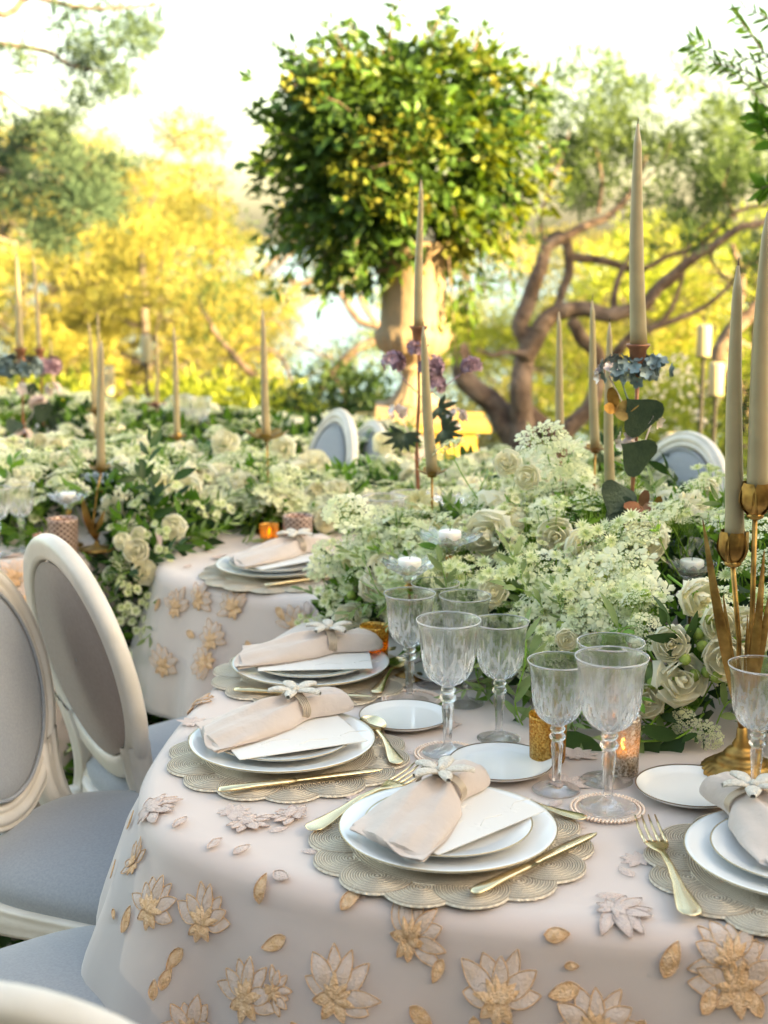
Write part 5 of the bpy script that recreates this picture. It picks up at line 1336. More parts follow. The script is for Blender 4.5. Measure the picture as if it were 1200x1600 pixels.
for px, py, sc in ((940, 905, 1.2), (905, 940, 1.2), (980, 900, 1.1), (1000, 935, 1.1), (870, 960, 1.0), (960, 950, 1.1), (920, 975, .9), (1005, 985, .8), (540, 800, 1.1), (560, 830, 1.0), (515, 870, .9), (500, 890, .8), (560, 870, .9), (850, 690, 1.1), (900, 745, 1.1), (830, 770, 1.0), (880, 720, 1.1), (700, 700, .9), (940, 740, .9), (510, 975, .7), (600, 810, .8),
                   (865, 1010, .8), (1070, 1130, .7), (1110, 1150, .6)): G1.at_px('lace', px, py, sc, .025, rnd.choice((0, 1, 2)), .45)
for px, py, sc in ((800, 860, 1.1), (760, 900, 1.1), (830, 880, 1.0), (720, 905, 1.0), (860, 1000, 1.0), (845, 990, 1.0), (640, 900, .8), (690, 895, .9), (1030, 800, 1.1), (990, 790, 1.1), (965, 830, 1.1), (1010, 760, 1.1), (1060, 800, 1.0), (975, 700, 1.1), (1110, 750, .9), (480, 970, .7), (745, 955, .8), (790, 965, .8), (700, 990, .7), (770, 1020, .7)): G1.at_px('star', px, py, sc, .035, None, .4)
for px, py, sc in ((760, 1070, .8), (800, 1110, .9), (770, 1100, .8), (1030, 1120, 1.0), (1085, 1110, 1.0), (1010, 1130, 1), (880, 1150, 1), (850, 1120, .9), (820, 1140, .9), (1120, 1130, .8), (1045, 1085, 1.1), (1100, 1115, 1.1), (870, 1085, .9), (1150, 1140, 1.0), (980, 1165, .9), (1075, 1150, 1.0)):
    G1.at_px('spray', px, py, sc * 1.15, .01, rnd.choice((0, 1, 3, 4)), .2)
for px, py in ((1055, 1190), (1070, 1170), (900, 1140)): G1.at_px('fern', px, py, .9, .02, 0, .5)
for px, py, sc in ((258, 767, 1.1), (293, 765, 1.1), (313, 748, 1.15), (175, 797, 1.1), (209, 798, 1.05), (190, 800, .9), (235, 718, 1.0), (128, 765, .9), (148, 735, .9), (70, 720, 1.0), (85, 700, .9), (350, 690, 1), (335, 735, 1), (20, 700, .9), (345, 790, .7), (60, 690, .8)): G3.at_px('rose', px, py, sc)
for px, py, sc in ((510, 770, 1.0), (530, 768, .9), (497, 772, .8), (508, 815, .9), (540, 700, .8), (545, 735, 1.0), (640, 750, 1.0), (600, 690, .9), (440, 700, .9), (470, 735, .8)): G2.at_px('rose', px, py, sc)
for px, py, sc in ((270, 825, .95), (213, 860, .95), (190, 845, .7), (228, 893, .9), (238, 1068, .8), (215, 835, .5), (246, 1040, .6)): G5.at_px('rose', px, py, sc, .03)
for px, py, sc in ((215, 835, 1), (190, 905, .9), (200, 925, 1), (230, 930, .9), (195, 960, 1), (240, 955, .9), (215, 985, 1), (250, 830, .9), (260, 860, .9)): G5.at_px('star', px, py, sc, .03)
# ------------------------------------------------------------------ stone urn with the ball of foliage
UY = 6.5
uc = aty(645, 640, UY); ux = uc.x
def zpx(py, Y=UY): return aty(645, py, Y).z
urn = thing('stone_urn', 'tall carved stone urn on a stepped foot behind the tables, holding the ball of foliage', 'urn', (ux, UY, 0))
ped = thing('pedestal', 'ochre yellow plaster pedestal under the stone urn', 'pedestal', (ux, UY, 0))
pw = .24
MB().box((-pw - .02, -pw - .02, terrain(0, UY)), (pw + .06, pw + .02, zpx(700))).build('base', M_['ochre'], ped, smooth=False)
MB().box((-pw, -pw, zpx(700)), (pw + .04, pw, zpx(664))).build('shaft', M_['ochre'], ped, smooth=False)
MB().box((-pw - .025, -pw - .025, zpx(664)), (pw + .10, pw + .025, zpx(655))).build('cornice', M_['ochre'], ped, smooth=False)
zb = zpx(655)
MB().box((-.17, -.17, zb), (.19, .17, zpx(632))).build('plinth', M_['stone'], urn, smooth=False)
k = UY * 1.0 / F_PX * 1.01
def wid(px): return px / 2 * k
prof = [(.0001, zpx(632)), (wid(88), zpx(632)), (wid(86), zpx(627)), (wid(64), zpx(618)), (wid(46), zpx(606)), (wid(36), zpx(592)), (wid(34), zpx(582)), (wid(46), zpx(577)), (wid(48), zpx(573)), (wid(40), zpx(569)), (wid(70), zpx(560)), (wid(108), zpx(545)), (wid(122), zpx(528)), (wid(120), zpx(518)), (wid(106), zpx(512)),
        (wid(102), zpx(505)), (wid(98), zpx(470)), (wid(104), zpx(430)), (wid(116), zpx(400)), (wid(150), zpx(385)), (wid(150), zpx(378)), (wid(120), zpx(380)), (.0001, zpx(400))]
def gad(r, z, a, i):
    if 10 <= i <= 12: return r * (1 - .05 * abs(math.sin(10 * a))), z
    if 2 <= i <= 5: return r * (1 - .05 * abs(math.sin(8 * a))), z
    if 15 <= i <= 17: return r * (1 - .03 * (math.sin(8 * a) > .3)), z
    return r, z
MB().lathe(prof, 120, gad).build('fluted_bowl', M_['stone'], urn)

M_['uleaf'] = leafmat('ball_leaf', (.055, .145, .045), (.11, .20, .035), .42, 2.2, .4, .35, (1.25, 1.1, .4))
M_['uleaf_sun'] = leafmat('ball_leaf_sunlit', (.09, .17, .025), (.19, .23, .035), .42, 4, .45, .3, (1.25, 1.05, .4))  # sunlight put into the colour of the ball's brighter leaves
M_['ublos'] = leafmat('ball_blossom', (.13, .17, .03), (.20, .19, .03), .35, 6, .7, .2)
ball = thing('foliage_ball', 'huge round arrangement of glossy green leaves with yellow-green blooms filling the urn', 'foliage arrangement', (ux, UY, 0))
cb = aty(622, 238, UY); br = 178 * k
rg = np.random.default_rng(5)
def ball_r(d):
    """uneven outline"""
    return 1 + .30 * noise.noise(Vector(d) * 1.7 + Vector((3, 1, 2))) + .20 * noise.noise(Vector(d) * 4.2)
def ball_pts(n, lo, hi, sz=(1.03, .9, .98)):
    d = rg.normal(0, 1, (n, 3)); d /= np.linalg.norm(d, axis=1)[:, None]; rad = rg.uniform(lo, hi, n) * np.array([ball_r(x) for x in d])
    # the lower part hangs down over the urn; clumps leave gaps
    p = d * rad[:, None] * br * np.array(sz)
    low = d[:, 2] < -.3; p[low, 2] *= 1.08
    return p + np.array([cb.x - ux, cb.y - UY, cb.z]), d
def clump_filter(p, d, f=4.5, thr=-.12):
    keep = np.array([noise.noise(Vector(x) * f) > thr for x in p]); return p[keep], d[keep]
p, d = ball_pts(27000, .45, .97); p, d = clump_filter(p, d, 5, -.25)
V, Fc = leaf_cloud(p, d, .054, .5, rg, .5)
tag(obj('leaf_mass', fast_mesh('leaf_mass', V, Fc, M_['uleaf']), ball), kind='stuff')
p, d = ball_pts(9000, .86, 1.10); keep = np.array([noise.noise(Vector(x) * 5) > .20 - .55 * x[0] for x in p]); p, d = p[keep], d[keep]  # more sun-tinted leaves to the right, painting the lit side
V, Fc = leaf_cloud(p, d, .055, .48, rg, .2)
tag(obj('leaf_mass', fast_mesh('leaf_mass', V, Fc, M_['uleaf_sun']), ball), kind='stuff')
p, d = ball_pts(16000, .84, 1.06); p, d = clump_filter(p, d, 3.4, .33)
V, Fc = leaf_cloud(p, d, .034, .8, rg, 0)
tag(obj('blossom_mass', fast_mesh('blossom_mass', V, Fc, M_['ublos']), ball), kind='stuff')
m = MB(); leaf_shape(m, Matrix.Identity(4), .078, .036, 0, .6, 2, 5); big_leaf = m.mesh('leaf', [M_['uleaf']]); big_leaf_sun = big_leaf.copy(); big_leaf_sun.materials[0] = M_['uleaf_sun']
p, d = ball_pts(900, .96, 1.06); sel = [i for i in range(900) if d[i][1] < .25][:300]
for i in sel:
    dd = Vector(d[i]) * .5 + Vector((rg.normal(0, .5), rg.normal(0, .4), -.5 + rg.normal(0, .4)))
    o = obj('leaf', big_leaf_sun if (p[i][0] > .15 and rg.random() < .6) else big_leaf, ball); o.matrix_basis = basis(dd, Vector(p[i]), rg.uniform(0, 6.28)) @ Matrix.Rotation(-PI / 2, 4, 'Y') @ Matrix.Scale(rg.uniform(.7, 1.15), 4)  # sun-tinted copies only on the right side
# twigs that break the outline
m = MB(); tp = []; td = []
for px, py, px2, py2 in ((470, 130, 395, 175), (500, 230, 398, 270), (480, 110, 450, 80), (610, 60, 615, 2), (670, 60, 700, 20), (740, 80, 760, 40), (560, 70, 545, 35), (820, 130, 850, 150), (840, 230, 872, 240), (480, 400, 430, 455), (520, 400, 500, 470), (720, 400, 735, 540), (745, 380, 760, 470), (440, 330, 412, 400), (700, 400, 712, 560), (770, 380, 800, 440), (600, 420, 560, 460), (730, 430, 742, 500)):
    a = aty(px, py, UY + rg.uniform(-.2, .1)) - Vector((ux, UY, 0)); b_ = aty(px2, py2, UY - .05) - Vector((ux, UY, 0)); MB().tube([a, (a + b_) / 2 + Vector((0, 0, .02)), b_], [.006, .004, .002], 5).build('twig', M_['bark'], ball)
    for q in range(26):
        f = rg.uniform(.1, 1); tp.append(a.lerp(b_, f) + Vector(rg.normal(0, .022, 3))); td.append((b_ - a).normalized())
for q in range(90):
    dd, = rg.normal(0, 1, (1, 3)); dd[1] *= .5; dd /= np.linalg.norm(dd); dd = Vector(dd); rr = ball_r(dd); c0 = Vector((cb.x - ux, cb.y - UY, cb.z))
    a = c0 + Vector((dd.x * 1.03, dd.y * .9, dd.z * .98)) * br * rr * .9; L = rg.uniform(.06, .17); b_ = a + (dd + Vector(rg.normal(0, .35, 3)) + Vector((0, 0, .3 if dd.z > 0 else -.4))).normalized() * L * 1.3
    MB().tube([a, (a + b_) / 2 + Vector((0, 0, .01)), b_], [.004, .003, .0015], 4).build('twig', M_['bark'], ball)
    for _ in range(11):
        tp.append(a.lerp(b_, rg.uniform(.2, 1.05)) + Vector(rg.normal(0, .012, 3))); td.append(((b_ - a).normalized() + Vector(rg.normal(0, .5, 3))))
V, Fc = leaf_cloud(np.array(tp), np.array([tuple(x) for x in td]), .06, .42, rg, .2); tag(obj('twig_leaves', fast_mesh('twig_leaves', V, Fc, M_['uleaf']), ball), kind='stuff')

# ------------------------------------------------------------------ trees
M_['needle_sun'] = leafmat('pine_needle_sunlit', (.13, .15, .04), (.42, .37, .09), .45, 1.3, .7, .25)  # golden sunlight put into the needle colour
M_['needle'] = leafmat('pine_needle', (.045, .09, .03), (.09, .14, .04), .35, 1.2, .7, .25)
M_['needle_g'] = leafmat('pine_needle_shaded', (.05, .10, .06), (.10, .16, .09), .4, 1.5, .7, .2)  # shade of the near left pine put into its grey-green needles
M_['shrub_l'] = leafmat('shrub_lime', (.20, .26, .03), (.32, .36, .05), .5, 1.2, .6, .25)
M_['shrub_d'] = leafmat('shrub_shade_darkened', (.02, .05, .014), (.05, .09, .02), .35, 2.5, .5, .25)  # shade on the bushes by the urn put into this darkened colour
M_['blossomw'] = leafmat('pale_blossom', (.75, .62, .58), (.8, .75, .7), .3, 5, .7, .1)
def blobs(centres, per, spread, flat=.55, rg=rg):
    P_ = []; D_ = []
    for c, s in centres:
        n = int(per * s * s); q = rg.normal(0, 1, (n, 3)); q /= np.linalg.norm(q, axis=1)[:, None]; q *= (rg.uniform(.15, 1, n) ** .5)[:, None]
        P_.append(np.array(c) + q * s * spread * np.array([1, 1, flat])); D_.append(q + np.array([0, 0, .35]))
    return np.concatenate(P_), np.concatenate(D_)
def split_up(cs, n=5, f=.5):
    return [((c[0] + rnd.gauss(0, s * .6), c[1] + rnd.gauss(0, s * .6), c[2] + rnd.gauss(0, s * .6)), s * f * rnd.uniform(.6, 1.2)) for c, s in cs for _ in range(n)]
def crown(parent, centres, per, size, aspect, key, spread=1, flat=.55, name='crown'):
    P_, D_ = blobs(centres, per, spread, flat); V, Fc = leaf_cloud(P_, D_, size, aspect, rg)
    return tag(obj(name, fast_mesh(name, V, Fc, M_[key]), parent), kind='stuff')
def pine(label, x, y, h, w, key='needle_sun', seed=1, n=34, per=1500, size=.16, group='pine trees', flat=.5, bark='bark_grey'):
    r = random.Random(seed); z0 = terrain(x, y) - .1; t = thing('pine_tree', label, 'tree', (x, y, z0), 0, group)
    lean = r.uniform(-.12, .12) * h; tr = [(0, 0, 0), (lean * .3, 0, h * .3), (lean * .8, 0, h * .6), (lean, 0, h * .92)]
    C_ = [Vector(p) for p in catmull(tr, 4)]; MB().tube(C_, [lerp([0, 1], [.045 * h * .6, .012 * h], i / (len(C_) - 1)) for i in range(len(C_))], 9).build('trunk', M_[bark], t)
    cs = []; m = MB()
    for i in range(n):
        f = r.uniform(.28, 1.0); a = r.uniform(0, 6.28); rr = w * math.sqrt(r.random()) * (1.15 - .5 * abs(f - .6)); c = Vector((lean * f + rr * math.cos(a), rr * math.sin(a), h * f)); s = r.uniform(.16, .30) * w
        cs.append((tuple(c), s)); p0 = C_[min(int(f * .85 * (len(C_) - 1)), len(C_) - 1)]
        if i % 2 == 0: m.tube([p0, p0.lerp(c, .5) + Vector((0, 0, -.05 * h)), c], [.012 * h, .008 * h, .003 * h], 5)
    m.build('limbs', M_[bark], t); crown(t, cs, per, size, .22, key, 1.0, flat)
    return t
HP = [(60, 330, 24, 7.2, 2.6), (175, 300, 20, 6.2, 2.0), (285, 345, 22, 6.2, 2.0), (-60, 280, 26, 8, 2.8), (110, 420, 18, 4.6, 1.8), (230, 470, 17, 4.0, 1.6), (290, 520, 19, 4.2, 1.5), (20, 500, 17, 4.2, 1.7)]
names = ['golden pine at the left, its crown behind the hanging needle branches', 'golden pine whose rounded top rises highest against the sky at left', 'golden pine left of centre, sloping down towards the gap of sky', 'golden pine cut by the left edge', 'yellow young pine behind the left pillar candles', 'short yellow pine behind the tapers at left centre', 'yellow small pine behind the lone taper', 'yellow pine low at the left edge behind the flower candelabra']
for i, (px, py, Y, h, w) in enumerate(HP):
    top = aty(px, py - 110 * 20 / Y, Y); z0 = terrain(top.x, Y); hh = max(top.z - z0, 2.5)
    pine(names[i], top.x, Y, hh, w, 'needle_sun', 20 + i, 34, 1900, .105, 'golden pines on the slope')
RP = [(960, 470, 17, 2.6), (1100, 440, 19, 2.8), (1230, 420, 18, 2.6), (850, 520, 22, 2.5), (1180, 560, 13, 1.6), (1020, 590, 14, 1.5)]
names = ['olive-green tree behind the twisting trunk at right', 'gold-green tree behind the iron candle stands', 'gold-green tree cut by the right edge', 'golden tree seen left of the middle taper trio', 'rounded bright bush-tree at right edge behind the thick tapers', 'golden low tree behind the heart-leaf holder']
for i, (px, py, Y, w) in enumerate(RP):
    top = aty(px, py - 30, Y); z0 = terrain(top.x, Y)
    pine(names[i], top.x, Y, max(top.z - z0 + .3, 2.2), w, 'needle_sun' if i in (1, 3, 5) else 'shrub_l', 60 + i, 30, 1700, .10, 'gold-green trees beyond the garden')
# the near pine whose needle branches hang in from the left
nt_ = thing('pine_tree', 'shaded grey-green pine whose needled branches hang in from the upper left', 'tree', (-4.3, 9.6, terrain(-4.3, 9.6)))
NB = Vector((-4.3, 9.6, terrain(-4.3, 9.6))); C_ = [Vector(p) for p in catmull([(0, 0, 0), (.1, 0, 1.5), (-.1, 0, 3), (.1, -.1, 4.6), (.2, 0, 6)], 4)]
MB().tube(C_, [.17 - .009 * i for i in range(len(C_))], 10).build('trunk', M_['bark_grey'], nt_)
def limbpx(m, pts, Y, r0, r1, base=None, seg=6, off=Vector((0, 0, 0)), dy=0):
    Q = [aty(px, py, Y + dy * i) - off for i, (px, py) in enumerate(pts)]
    if base is not None: Q = [base] + Q
    C_ = [Vector(p) for p in catmull(Q, 5)]; n = len(C_)
    C_ = [c + Vector((noise.noise(c * 6) * r0 * .5, noise.noise(c * 5 + Vector((7, 0, 0))) * r0 * .5, noise.noise(c * 6 + Vector((0, 9, 0))) * r0 * .5)) for c in C_]
    m.tube(C_, [r0 + (r1 - r0) * (i / (n - 1)) ** .8 for i in range(n)], seg)
    return C_
NL = [([(-60, -30), (50, -5), (120, 10), (180, 12), (250, 5)], 9.3, .035, .008, (.1, 0, 5.6)), ([(-60, 60), (0, 68), (70, 78), (120, 108), (185, 110)], 9.2, .035, .008, (.1, 0, 4.9)), ([(-40, 130), (0, 140), (40, 170), (85, 178)], 9.0, .022, .006, (0, 0, 4.2)),
      ([(-60, 250), (0, 262), (60, 285), (130, 300)], 9.4, .05, .01, (0, 0, 3.6)), ([(-60, 200), (30, 230), (110, 240), (170, 290)], 9.6, .03, .008, (0, 0, 3.7))]
cs = []
for pts, Y, r0, r1, b0 in NL:
    m = MB(); C_ = limbpx(m, pts, Y, r0, r1, Vector(b0), 6, NB); m.build('limb', M_['bark_grey'], nt_)
for px, py, s in ((130, 60, .15), (170, 50, .18), (150, 95, .18), (195, 70, .16), (120, 130, .12), (160, 135, .14), (15, 90, .10), (110, 90, .12), (250, 12, .08), (235, 38, .07), (205, 35, .10), (40, 225, .2), (95, 235, .22), (60, 265, .27), (120, 275, .24), (20, 290, .3), (150, 300, .22), (90, 320, .28), (30, 335, .28), (130, 340, .18), (105, 360, .16), (165, 250, .13), (70, 5, .09), (175, 330, .12), (150, 160, .12), (60, 195, .14), (110, 190, .14), (200, 110, .12), (130, 185, .12), (45, 100, .09), (20, 230, .2), (180, 290, .14), (100, 40, .12), (215, 60, .1), (140, 20, .1)):
    cs.append((tuple(aty(px, py, 9.3 + rnd.uniform(-.4, .4)) - NB), s))
crown(nt_, split_up(cs, 6, .42), 9500, .09, .15, 'needle_g', 1.0, .7)
# the twisting tree right of centre
TB = aty(815, 700, 9.0); TB.z = terrain(TB.x, 9.0)
tt = thing('twisted_tree', 'old pine with twisting reddish trunk and spreading limbs, right of the urn', 'tree', TB)
def L_(pts, r0, r1, Y=9.0, dy=0.0, nm='limb', base=None):
    m = MB(); C_ = limbpx(m, pts, Y, r0 * .82, r1 * .75, base, 10, TB, dy); return m.build(nm, M_['bark'], tt)
L_([(822, 760), (818, 690), (812, 640), (815, 590), (822, 540), (815, 500), (838, 450), (848, 410), (855, 380)], .125, .05, nm='trunk', base=Vector((.02, 0, 0)))
L_([(818, 560), (850, 505), (900, 485), (950, 490), (1000, 478), (1040, 440), (1080, 410), (1130, 370), (1200, 345)], .085, .03, dy=-.05)
L_([(822, 640), (860, 680), (900, 660), (930, 610), (935, 560), (905, 520), (890, 500)], .085, .055, 9.2)
L_([(805, 690), (780, 640), (745, 605), (725, 570), (715, 545)], .11, .075, 9.1)
L_([(930, 600), (960, 560), (985, 525), (1010, 500)], .055, .04, 9.3)
L_([(855, 385), (900, 360), (950, 340), (985, 300), (1000, 270), (1010, 240)], .045, .012)
L_([(850, 385), (880, 370), (890, 420), (875, 465), (865, 490)], .05, .035, 9.3)
L_([(890, 400), (950, 410), (1000, 420), (1050, 400), (1120, 380)], .04, .02, 9.4)
L_([(1010, 470), (1060, 430), (1100, 380), (1150, 330), (1200, 320)], .035, .012, 8.9)
L_([(1010, 520), (1045, 490), (1065, 440), (1068, 410), (1075, 385), (1100, 350)], .022, .010, 8.8)
L_([(1010, 515), (1070, 495), (1120, 465), (1160, 420), (1200, 400)], .028, .012, 8.8)
L_([(960, 490), (965, 440), (985, 400), (1000, 360)], .035, .012, 9.0)
L_([(820, 555), (790, 550), (770, 555), (745, 545)], .025, .012, 8.9)
L_([(935, 335), (940, 290), (935, 250), (925, 220)], .016, .006, 9)
L_([(850, 375), (845, 340), (860, 290), (880, 240), (890, 200)], .018, .006, 9)
L_([(985, 300), (1030, 260), (1050, 220)], .012, .005, 9)
L_([(1150, 340), (1130, 290), (1150, 250), (1180, 220)], .014, .006, 8.8)
L_([(1140, 360), (1110, 400), (1130, 430), (1180, 470)], .016, .008, 8.8)
cs = []
for px, py, s in ((870, 160, .25), (900, 180, .28), (940, 170, .28), (985, 200, .28), (860, 230, .25), (910, 240, .25), (960, 230, .28), (1000, 250, .26), (890, 300, .15), (1060, 190, .25), (1080, 240, .28), (1120, 240, .3), (1150, 290, .3), (1110, 300, .3), (1070, 300, .25), (1170, 230, .3), (1200, 260, .35), (1190, 330, .25), (1040, 330, .18), (1020, 370, .15),
                 (880, 270, .2), (930, 290, .12), (1090, 340, .2), (850, 200, .2), (1010, 170, .15), (1030, 210, .2), (920, 140, .15), (870, 330, .12), (1130, 210, .25)):
    cs.append((tuple(aty(px, py, 9.0 + rnd.uniform(-.5, .5)) - TB), s))
crown(tt, split_up(cs, 6, .40), 9500, .08, .15, 'needle', 1.0, .9)
# right background trunk and thin grey tree at the gap
T2B = aty(1140, 700, 11.0); T2B.z = terrain(T2B.x, 11.0)
t3 = thing('bare_tree', 'rough grey-brown trunk behind the iron candle stands at right', 'tree', T2B)
for pts, r0, r1 in (([(1180, 700), (1160, 640), (1140, 590), (1125, 545), (1160, 500), (1200, 480)], .10, .05), ([(1150, 560), (1150, 500), (1160, 440), (1140, 380)], .045, .02), ([(1160, 500), (1190, 470), (1230, 450)], .04, .02)):
    m = MB(); limbpx(m, pts, 11.0, r0, r1, None, 9, T2B); m.build('limb', M_['bark'], t3)
m = MB(); m.tube([(.3, 0, 0), (.25, 0, .4), aty(1180, 700, 11) - T2B], [.14, .12, .10], 9); m.build('trunk', M_['bark'], t3)
T4B = aty(440, 660, 12.0); T4B.z = terrain(T4B.x, 12.0)
t4 = thing('bare_tree', 'thin bare-limbed tree against the pale gap left of the urn', 'tree', T4B)
for pts, Y, r0, r1 in (([(470, 720), (480, 640), (400, 590), (350, 540), (320, 490), (312, 460)], 12, .05, .014), ([(470, 640), (440, 560), (400, 545), (370, 560), (340, 560)], 12, .02, .008), ([(480, 640), (540, 560), (600, 520), (560, 500), (520, 450), (440, 440)], 12, .05, .02), ([(600, 520), (570, 480), (545, 420)], 12, .03, .015), ([(520, 560), (470, 540), (430, 500), (400, 510)], 12, .015, .006), ([(590, 520), (640, 500), (660, 490)], 12, .05, .05)):
    m = MB(); limbpx(m, pts, Y, r0, r1, None, 7, T4B); m.build('limb', M_['bark'], t4)
cs = [(tuple(aty(px, py, 12) - T4B), s) for px, py, s in ((350, 420, .35), (370, 480, .3), (330, 500, .3), (390, 400, .2), (350, 560, .3), (470, 610, .3), (520, 580, .25), (500, 550, .15), (560, 560, .25), (300, 450, .25), (370, 350, .15))]
crown(t4, cs, 1500, .09, .16, 'needle', 1.1, .9)

# ------------------------------------------------------------------ shrubs and the sprig at the top right
def shrub(label, px, py, Y, w, h, key, per=2200, size=.07, n=12, group=None, aspect=.35):
    top = aty(px, py, Y); z0 = terrain(top.x, Y) - .05; t = thing('shrub', label, 'shrub', (top.x, Y, z0), 0, group); H = max(top.z - z0, .3); cs = []
    for i in range(n):
        f = rnd.uniform(.15, .92); a = rnd.uniform(0, 6.28); rr = w * math.sqrt(rnd.random()) * (1.1 - .5 * f); cs.append(((rr * math.cos(a), rr * math.sin(a) * .7, H * f), rnd.uniform(.25, .4) * w))
    crown(t, cs, per, size, aspect, key, 1.0, .9, 'foliage'); m = MB()
    for c, s in cs[:6]: m.tube([(0, 0, 0), (c[0] * .5, c[1] * .5, c[2] * .6), c], [.02, .012, .005], 5)
    m.build('stems', M_['bark'], t)
SH = [(20, 590, 8.6, .7), (90, 600, 9.0, .7), (160, 605, 8.4, .7), (230, 600, 9.2, .7), (300, 600, 8.4, .6), (360, 610, 9.0, .6), (420, 625, 8.6, .5), (470, 640, 8.2, .45), (-40, 590, 8.2, .7)]
for i, (px, py, Y, w) in enumerate(SH):
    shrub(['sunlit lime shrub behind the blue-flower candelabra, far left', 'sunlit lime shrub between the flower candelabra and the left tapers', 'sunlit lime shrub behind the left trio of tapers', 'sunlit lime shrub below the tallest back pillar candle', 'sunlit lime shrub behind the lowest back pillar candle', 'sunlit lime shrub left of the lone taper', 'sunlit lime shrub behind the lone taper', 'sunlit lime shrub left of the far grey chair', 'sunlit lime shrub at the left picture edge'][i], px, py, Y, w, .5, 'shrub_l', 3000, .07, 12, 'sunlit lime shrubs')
SD = [(500, 570, 8.6, .45), (545, 590, 8.2, .45), (590, 560, 8.4, .4), (600, 610, 7.6, .3)]
for i, (px, py, Y, w) in enumerate(SD):
    shrub(['shade-darkened green bush behind the far chair, leftmost', 'shade-darkened green bush directly above the far chair back', 'shade-darkened green bush against the urn, rightmost and tallest', 'low shade-darkened bush at the left of the pedestal'][i], px, py, Y, w, .5, 'shrub_d', 4500, .06, 12, 'shade-darkened bushes left of the urn', .4)
SR = [(950, 610, 10.5, .6, 'shrub_l'), (1050, 560, 10, .7, 'shrub_l'), (1130, 560, 9.6, .6, 'shrub_l'), (1200, 600, 9.0, .6, 'shrub_d'), (1090, 640, 7.6, .5, 'shrub_l'), (1170, 680, 7.2, .45, 'shrub_l'), (880, 640, 11, .6, 'shrub_l'), (760, 610, 11, .55, 'needle_sun'), (1000, 660, 8.6, .5, 'shrub_d'), (700, 640, 10, .4, 'needle_sun')]
for i, (px, py, Y, w, key) in enumerate(SR):
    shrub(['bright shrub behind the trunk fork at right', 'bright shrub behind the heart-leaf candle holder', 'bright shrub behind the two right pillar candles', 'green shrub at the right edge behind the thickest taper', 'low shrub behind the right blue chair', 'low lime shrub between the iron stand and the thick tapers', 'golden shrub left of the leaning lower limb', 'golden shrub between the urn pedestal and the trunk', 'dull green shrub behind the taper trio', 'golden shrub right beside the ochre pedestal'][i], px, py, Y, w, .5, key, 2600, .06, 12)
bt = thing('blossom_bush', 'pale pink and white flowering bush beyond the pillar candles', 'shrub', aty(1060, 640, 8.2) * Vector((1, 1, 0)) if False else Vector((aty(1060, 640, 8.2).x, 8.2, 0)))
cs = [(tuple(aty(px, py, 8.2) - bt.location), s) for px, py, s in ((1050, 575, .09), (1070, 600, .10), (1030, 640, .10), (1100, 630, .08), (1010, 600, .07), (1085, 660, .08), (1040, 690, .1))]
crown(bt, cs, 4500, .03, .8, 'blossomw', 1.3, .8, 'blossoms'); crown(bt, [(c, s * 1.5) for c, s in cs], 1800, .06, .3, 'shrub_l', 1.3, 1, 'foliage')
# leafy branch reaching in at the top right, close
ob = thing('leafy_branch', 'leafy branch with narrow green leaves reaching in at the top right corner', 'branch', aty(1260, 150, 4.2))
m = MB(); base = ob.location.copy(); tips = []
for pts in ([(1260, 150), (1220, 120), (1180, 95), (1130, 85), (1090, 62)], [(1260, 160), (1210, 140), (1160, 110), (1110, 95), (1080, 70)], [(1240, 110), (1200, 90), (1170, 50), (1150, 25)], [(1220, 190), (1200, 170), (1150, 120), (1085, 100)], [(1240, 60), (1200, 30), (1160, 10)]):
    tips.append(limbpx(m, pts, 4.2, .004, .0012, None, 5, base))
m.build('twigs', M_['bark'], ob)
m = MB(); leaf_shape(m, Matrix.Identity(4), .045, .013, 0, .4, 1, 4); lm = m.mesh('leaf', [M_['leaf_g']])
for C_ in tips:
    for i in range(3, len(C_)):
        for sgn in (-1, 1):
            dd = (C_[i] - C_[i - 1]).normalized() + Vector((rnd.gauss(0, .3), rnd.gauss(0, .3), sgn * .8)); o = obj('leaf', lm, ob); o.matrix_basis = basis(dd, C_[i], rnd.uniform(0, 6)) @ Matrix.Rotation(-PI / 2, 4, 'Y') @ Matrix.Scale(rnd.uniform(.7, 1.2), 4)
ob2 = thing('leafy_branch', 'few broad green leaves at the right edge above the thickest taper', 'branch', aty(1250, 260, 3.4)); base = ob2.location.copy(); m = MB(); C_ = limbpx(m, [(1250, 260), (1215, 230), (1195, 200), (1185, 180)], 3.4, .004, .0015, None, 5, base); C2 = limbpx(m, [(1240, 310), (1210, 290), (1190, 295)], 3.4, .003, .0015, None, 5, base); m.build('twigs', M_['bark'], ob2)
m = MB(); leaf_shape(m, Matrix.Identity(4), .055, .026, 0, .5, 2, 5); lm2 = m.mesh('leaf', [M_['leaf_g']])
for CC in (C_, C2):
    for i in range(4, len(CC)):
        for sgn in (-1, 1):
            dd = (CC[i] - CC[i - 1]).normalized() + Vector((rnd.gauss(0, .4), rnd.gauss(0, .4), sgn * .8)); o = obj('leaf', lm2, ob2); o.matrix_basis = basis(dd, CC[i], rnd.uniform(0, 6)) @ Matrix.Rotation(-PI / 2, 4, 'Y') @ Matrix.Scale(rnd.uniform(.6, 1.1), 4)
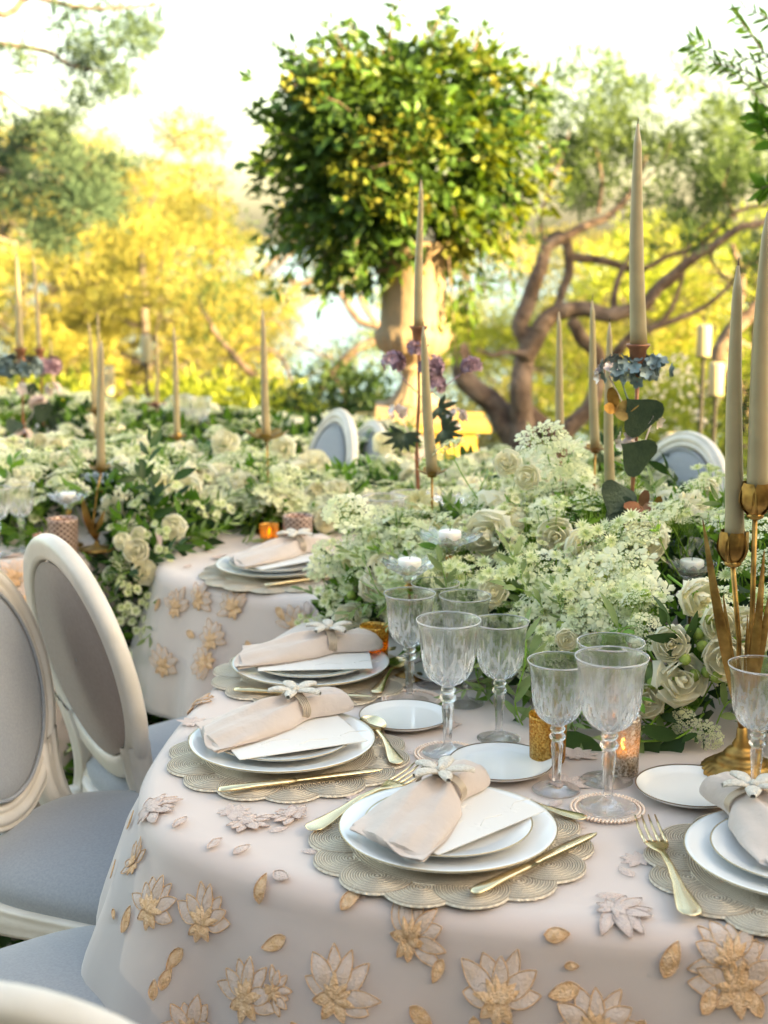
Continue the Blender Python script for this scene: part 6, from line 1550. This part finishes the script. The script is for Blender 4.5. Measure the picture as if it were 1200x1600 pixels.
# trees standing to the right of the terrace, out of the picture: they shade the tables as in the photograph
for i, (q, l, h) in enumerate(((-4.6, 7.6, 5.4), (-3.2, 7.5, 5.4), (-1.6, 8.2, 5.6), (0.0, 7.2, 5.2), (1.4, 8.0, 5.4), (2.6, 7.2, 4.9), (3.7, 7.6, 4.7), (4.6, 8.0, 4.2), (7.5, 8.2, 4.6), (8.9, 8.0, 5.0))):
    s2 = Vector((SUN_DIR.x, SUN_DIR.y, 0)).normalized(); x, y = q * -s2.y + l * s2.x, q * s2.x + l * s2.y
    t = thing('shade_tree', 'dense tree standing right of the terrace, ' + ('last of the row, behind the viewer', 'seventh from the urn end', 'sixth from the urn end', 'fifth from the urn end', 'fourth from the urn end', 'third from the urn end', 'second nearest the urn side', 'nearest the urn side', 'beside the twisted tree, outside the picture', 'farthest back, beyond the twisted tree')[i], 'tree', (x, y, 0), 0, 'shade trees beside the terrace')
    MB().tube([(0, 0, 0), (.1, 0, h * .4), (0, .1, h * .8)], [.16, .12, .05], 9).build('trunk', M_['bark'], t)
    cs = [((rnd.uniform(-1.0, 1.0), rnd.uniform(-.9, .9), rnd.uniform(.05, .95) * h), rnd.uniform(.5, .75)) for _ in range(44)]
    crown(t, cs, 620, .19, .6, 'shrub_d', 1, .9)

# unseen trees added behind the viewer to block low sky and darken the drape
for i, (x, y, h) in enumerate(((-6.5, -2.5, 5.2), (-5.0, -4.2, 5.6), (-3.2, -5.2, 5.4), (-1.4, -5.8, 5.8), (.4, -6.0, 5.4), (2.0, -6.2, 5.6))):
    t = thing('sky_block_tree', 'unseen dense tree added behind the viewer to block low sky, ' + ('farthest left', 'second from the left', 'third from the left', 'third from the right', 'second from the right', 'farthest right')[i], 'tree', (x, y, terrain(x, y)), 0, 'added trees behind the viewer')
    MB().tube([(0, 0, 0), (.1, 0, h * .4), (0, .1, h * .8)], [.16, .12, .05], 9).build('trunk', M_['bark'], t)
    cs = [((rnd.uniform(-1.1, 1.1), rnd.uniform(-.9, .9), rnd.uniform(.08, .95) * h), rnd.uniform(.5, .75)) for _ in range(36)]
    crown(t, cs, 420, .20, .6, 'shrub_d', 1, .9)
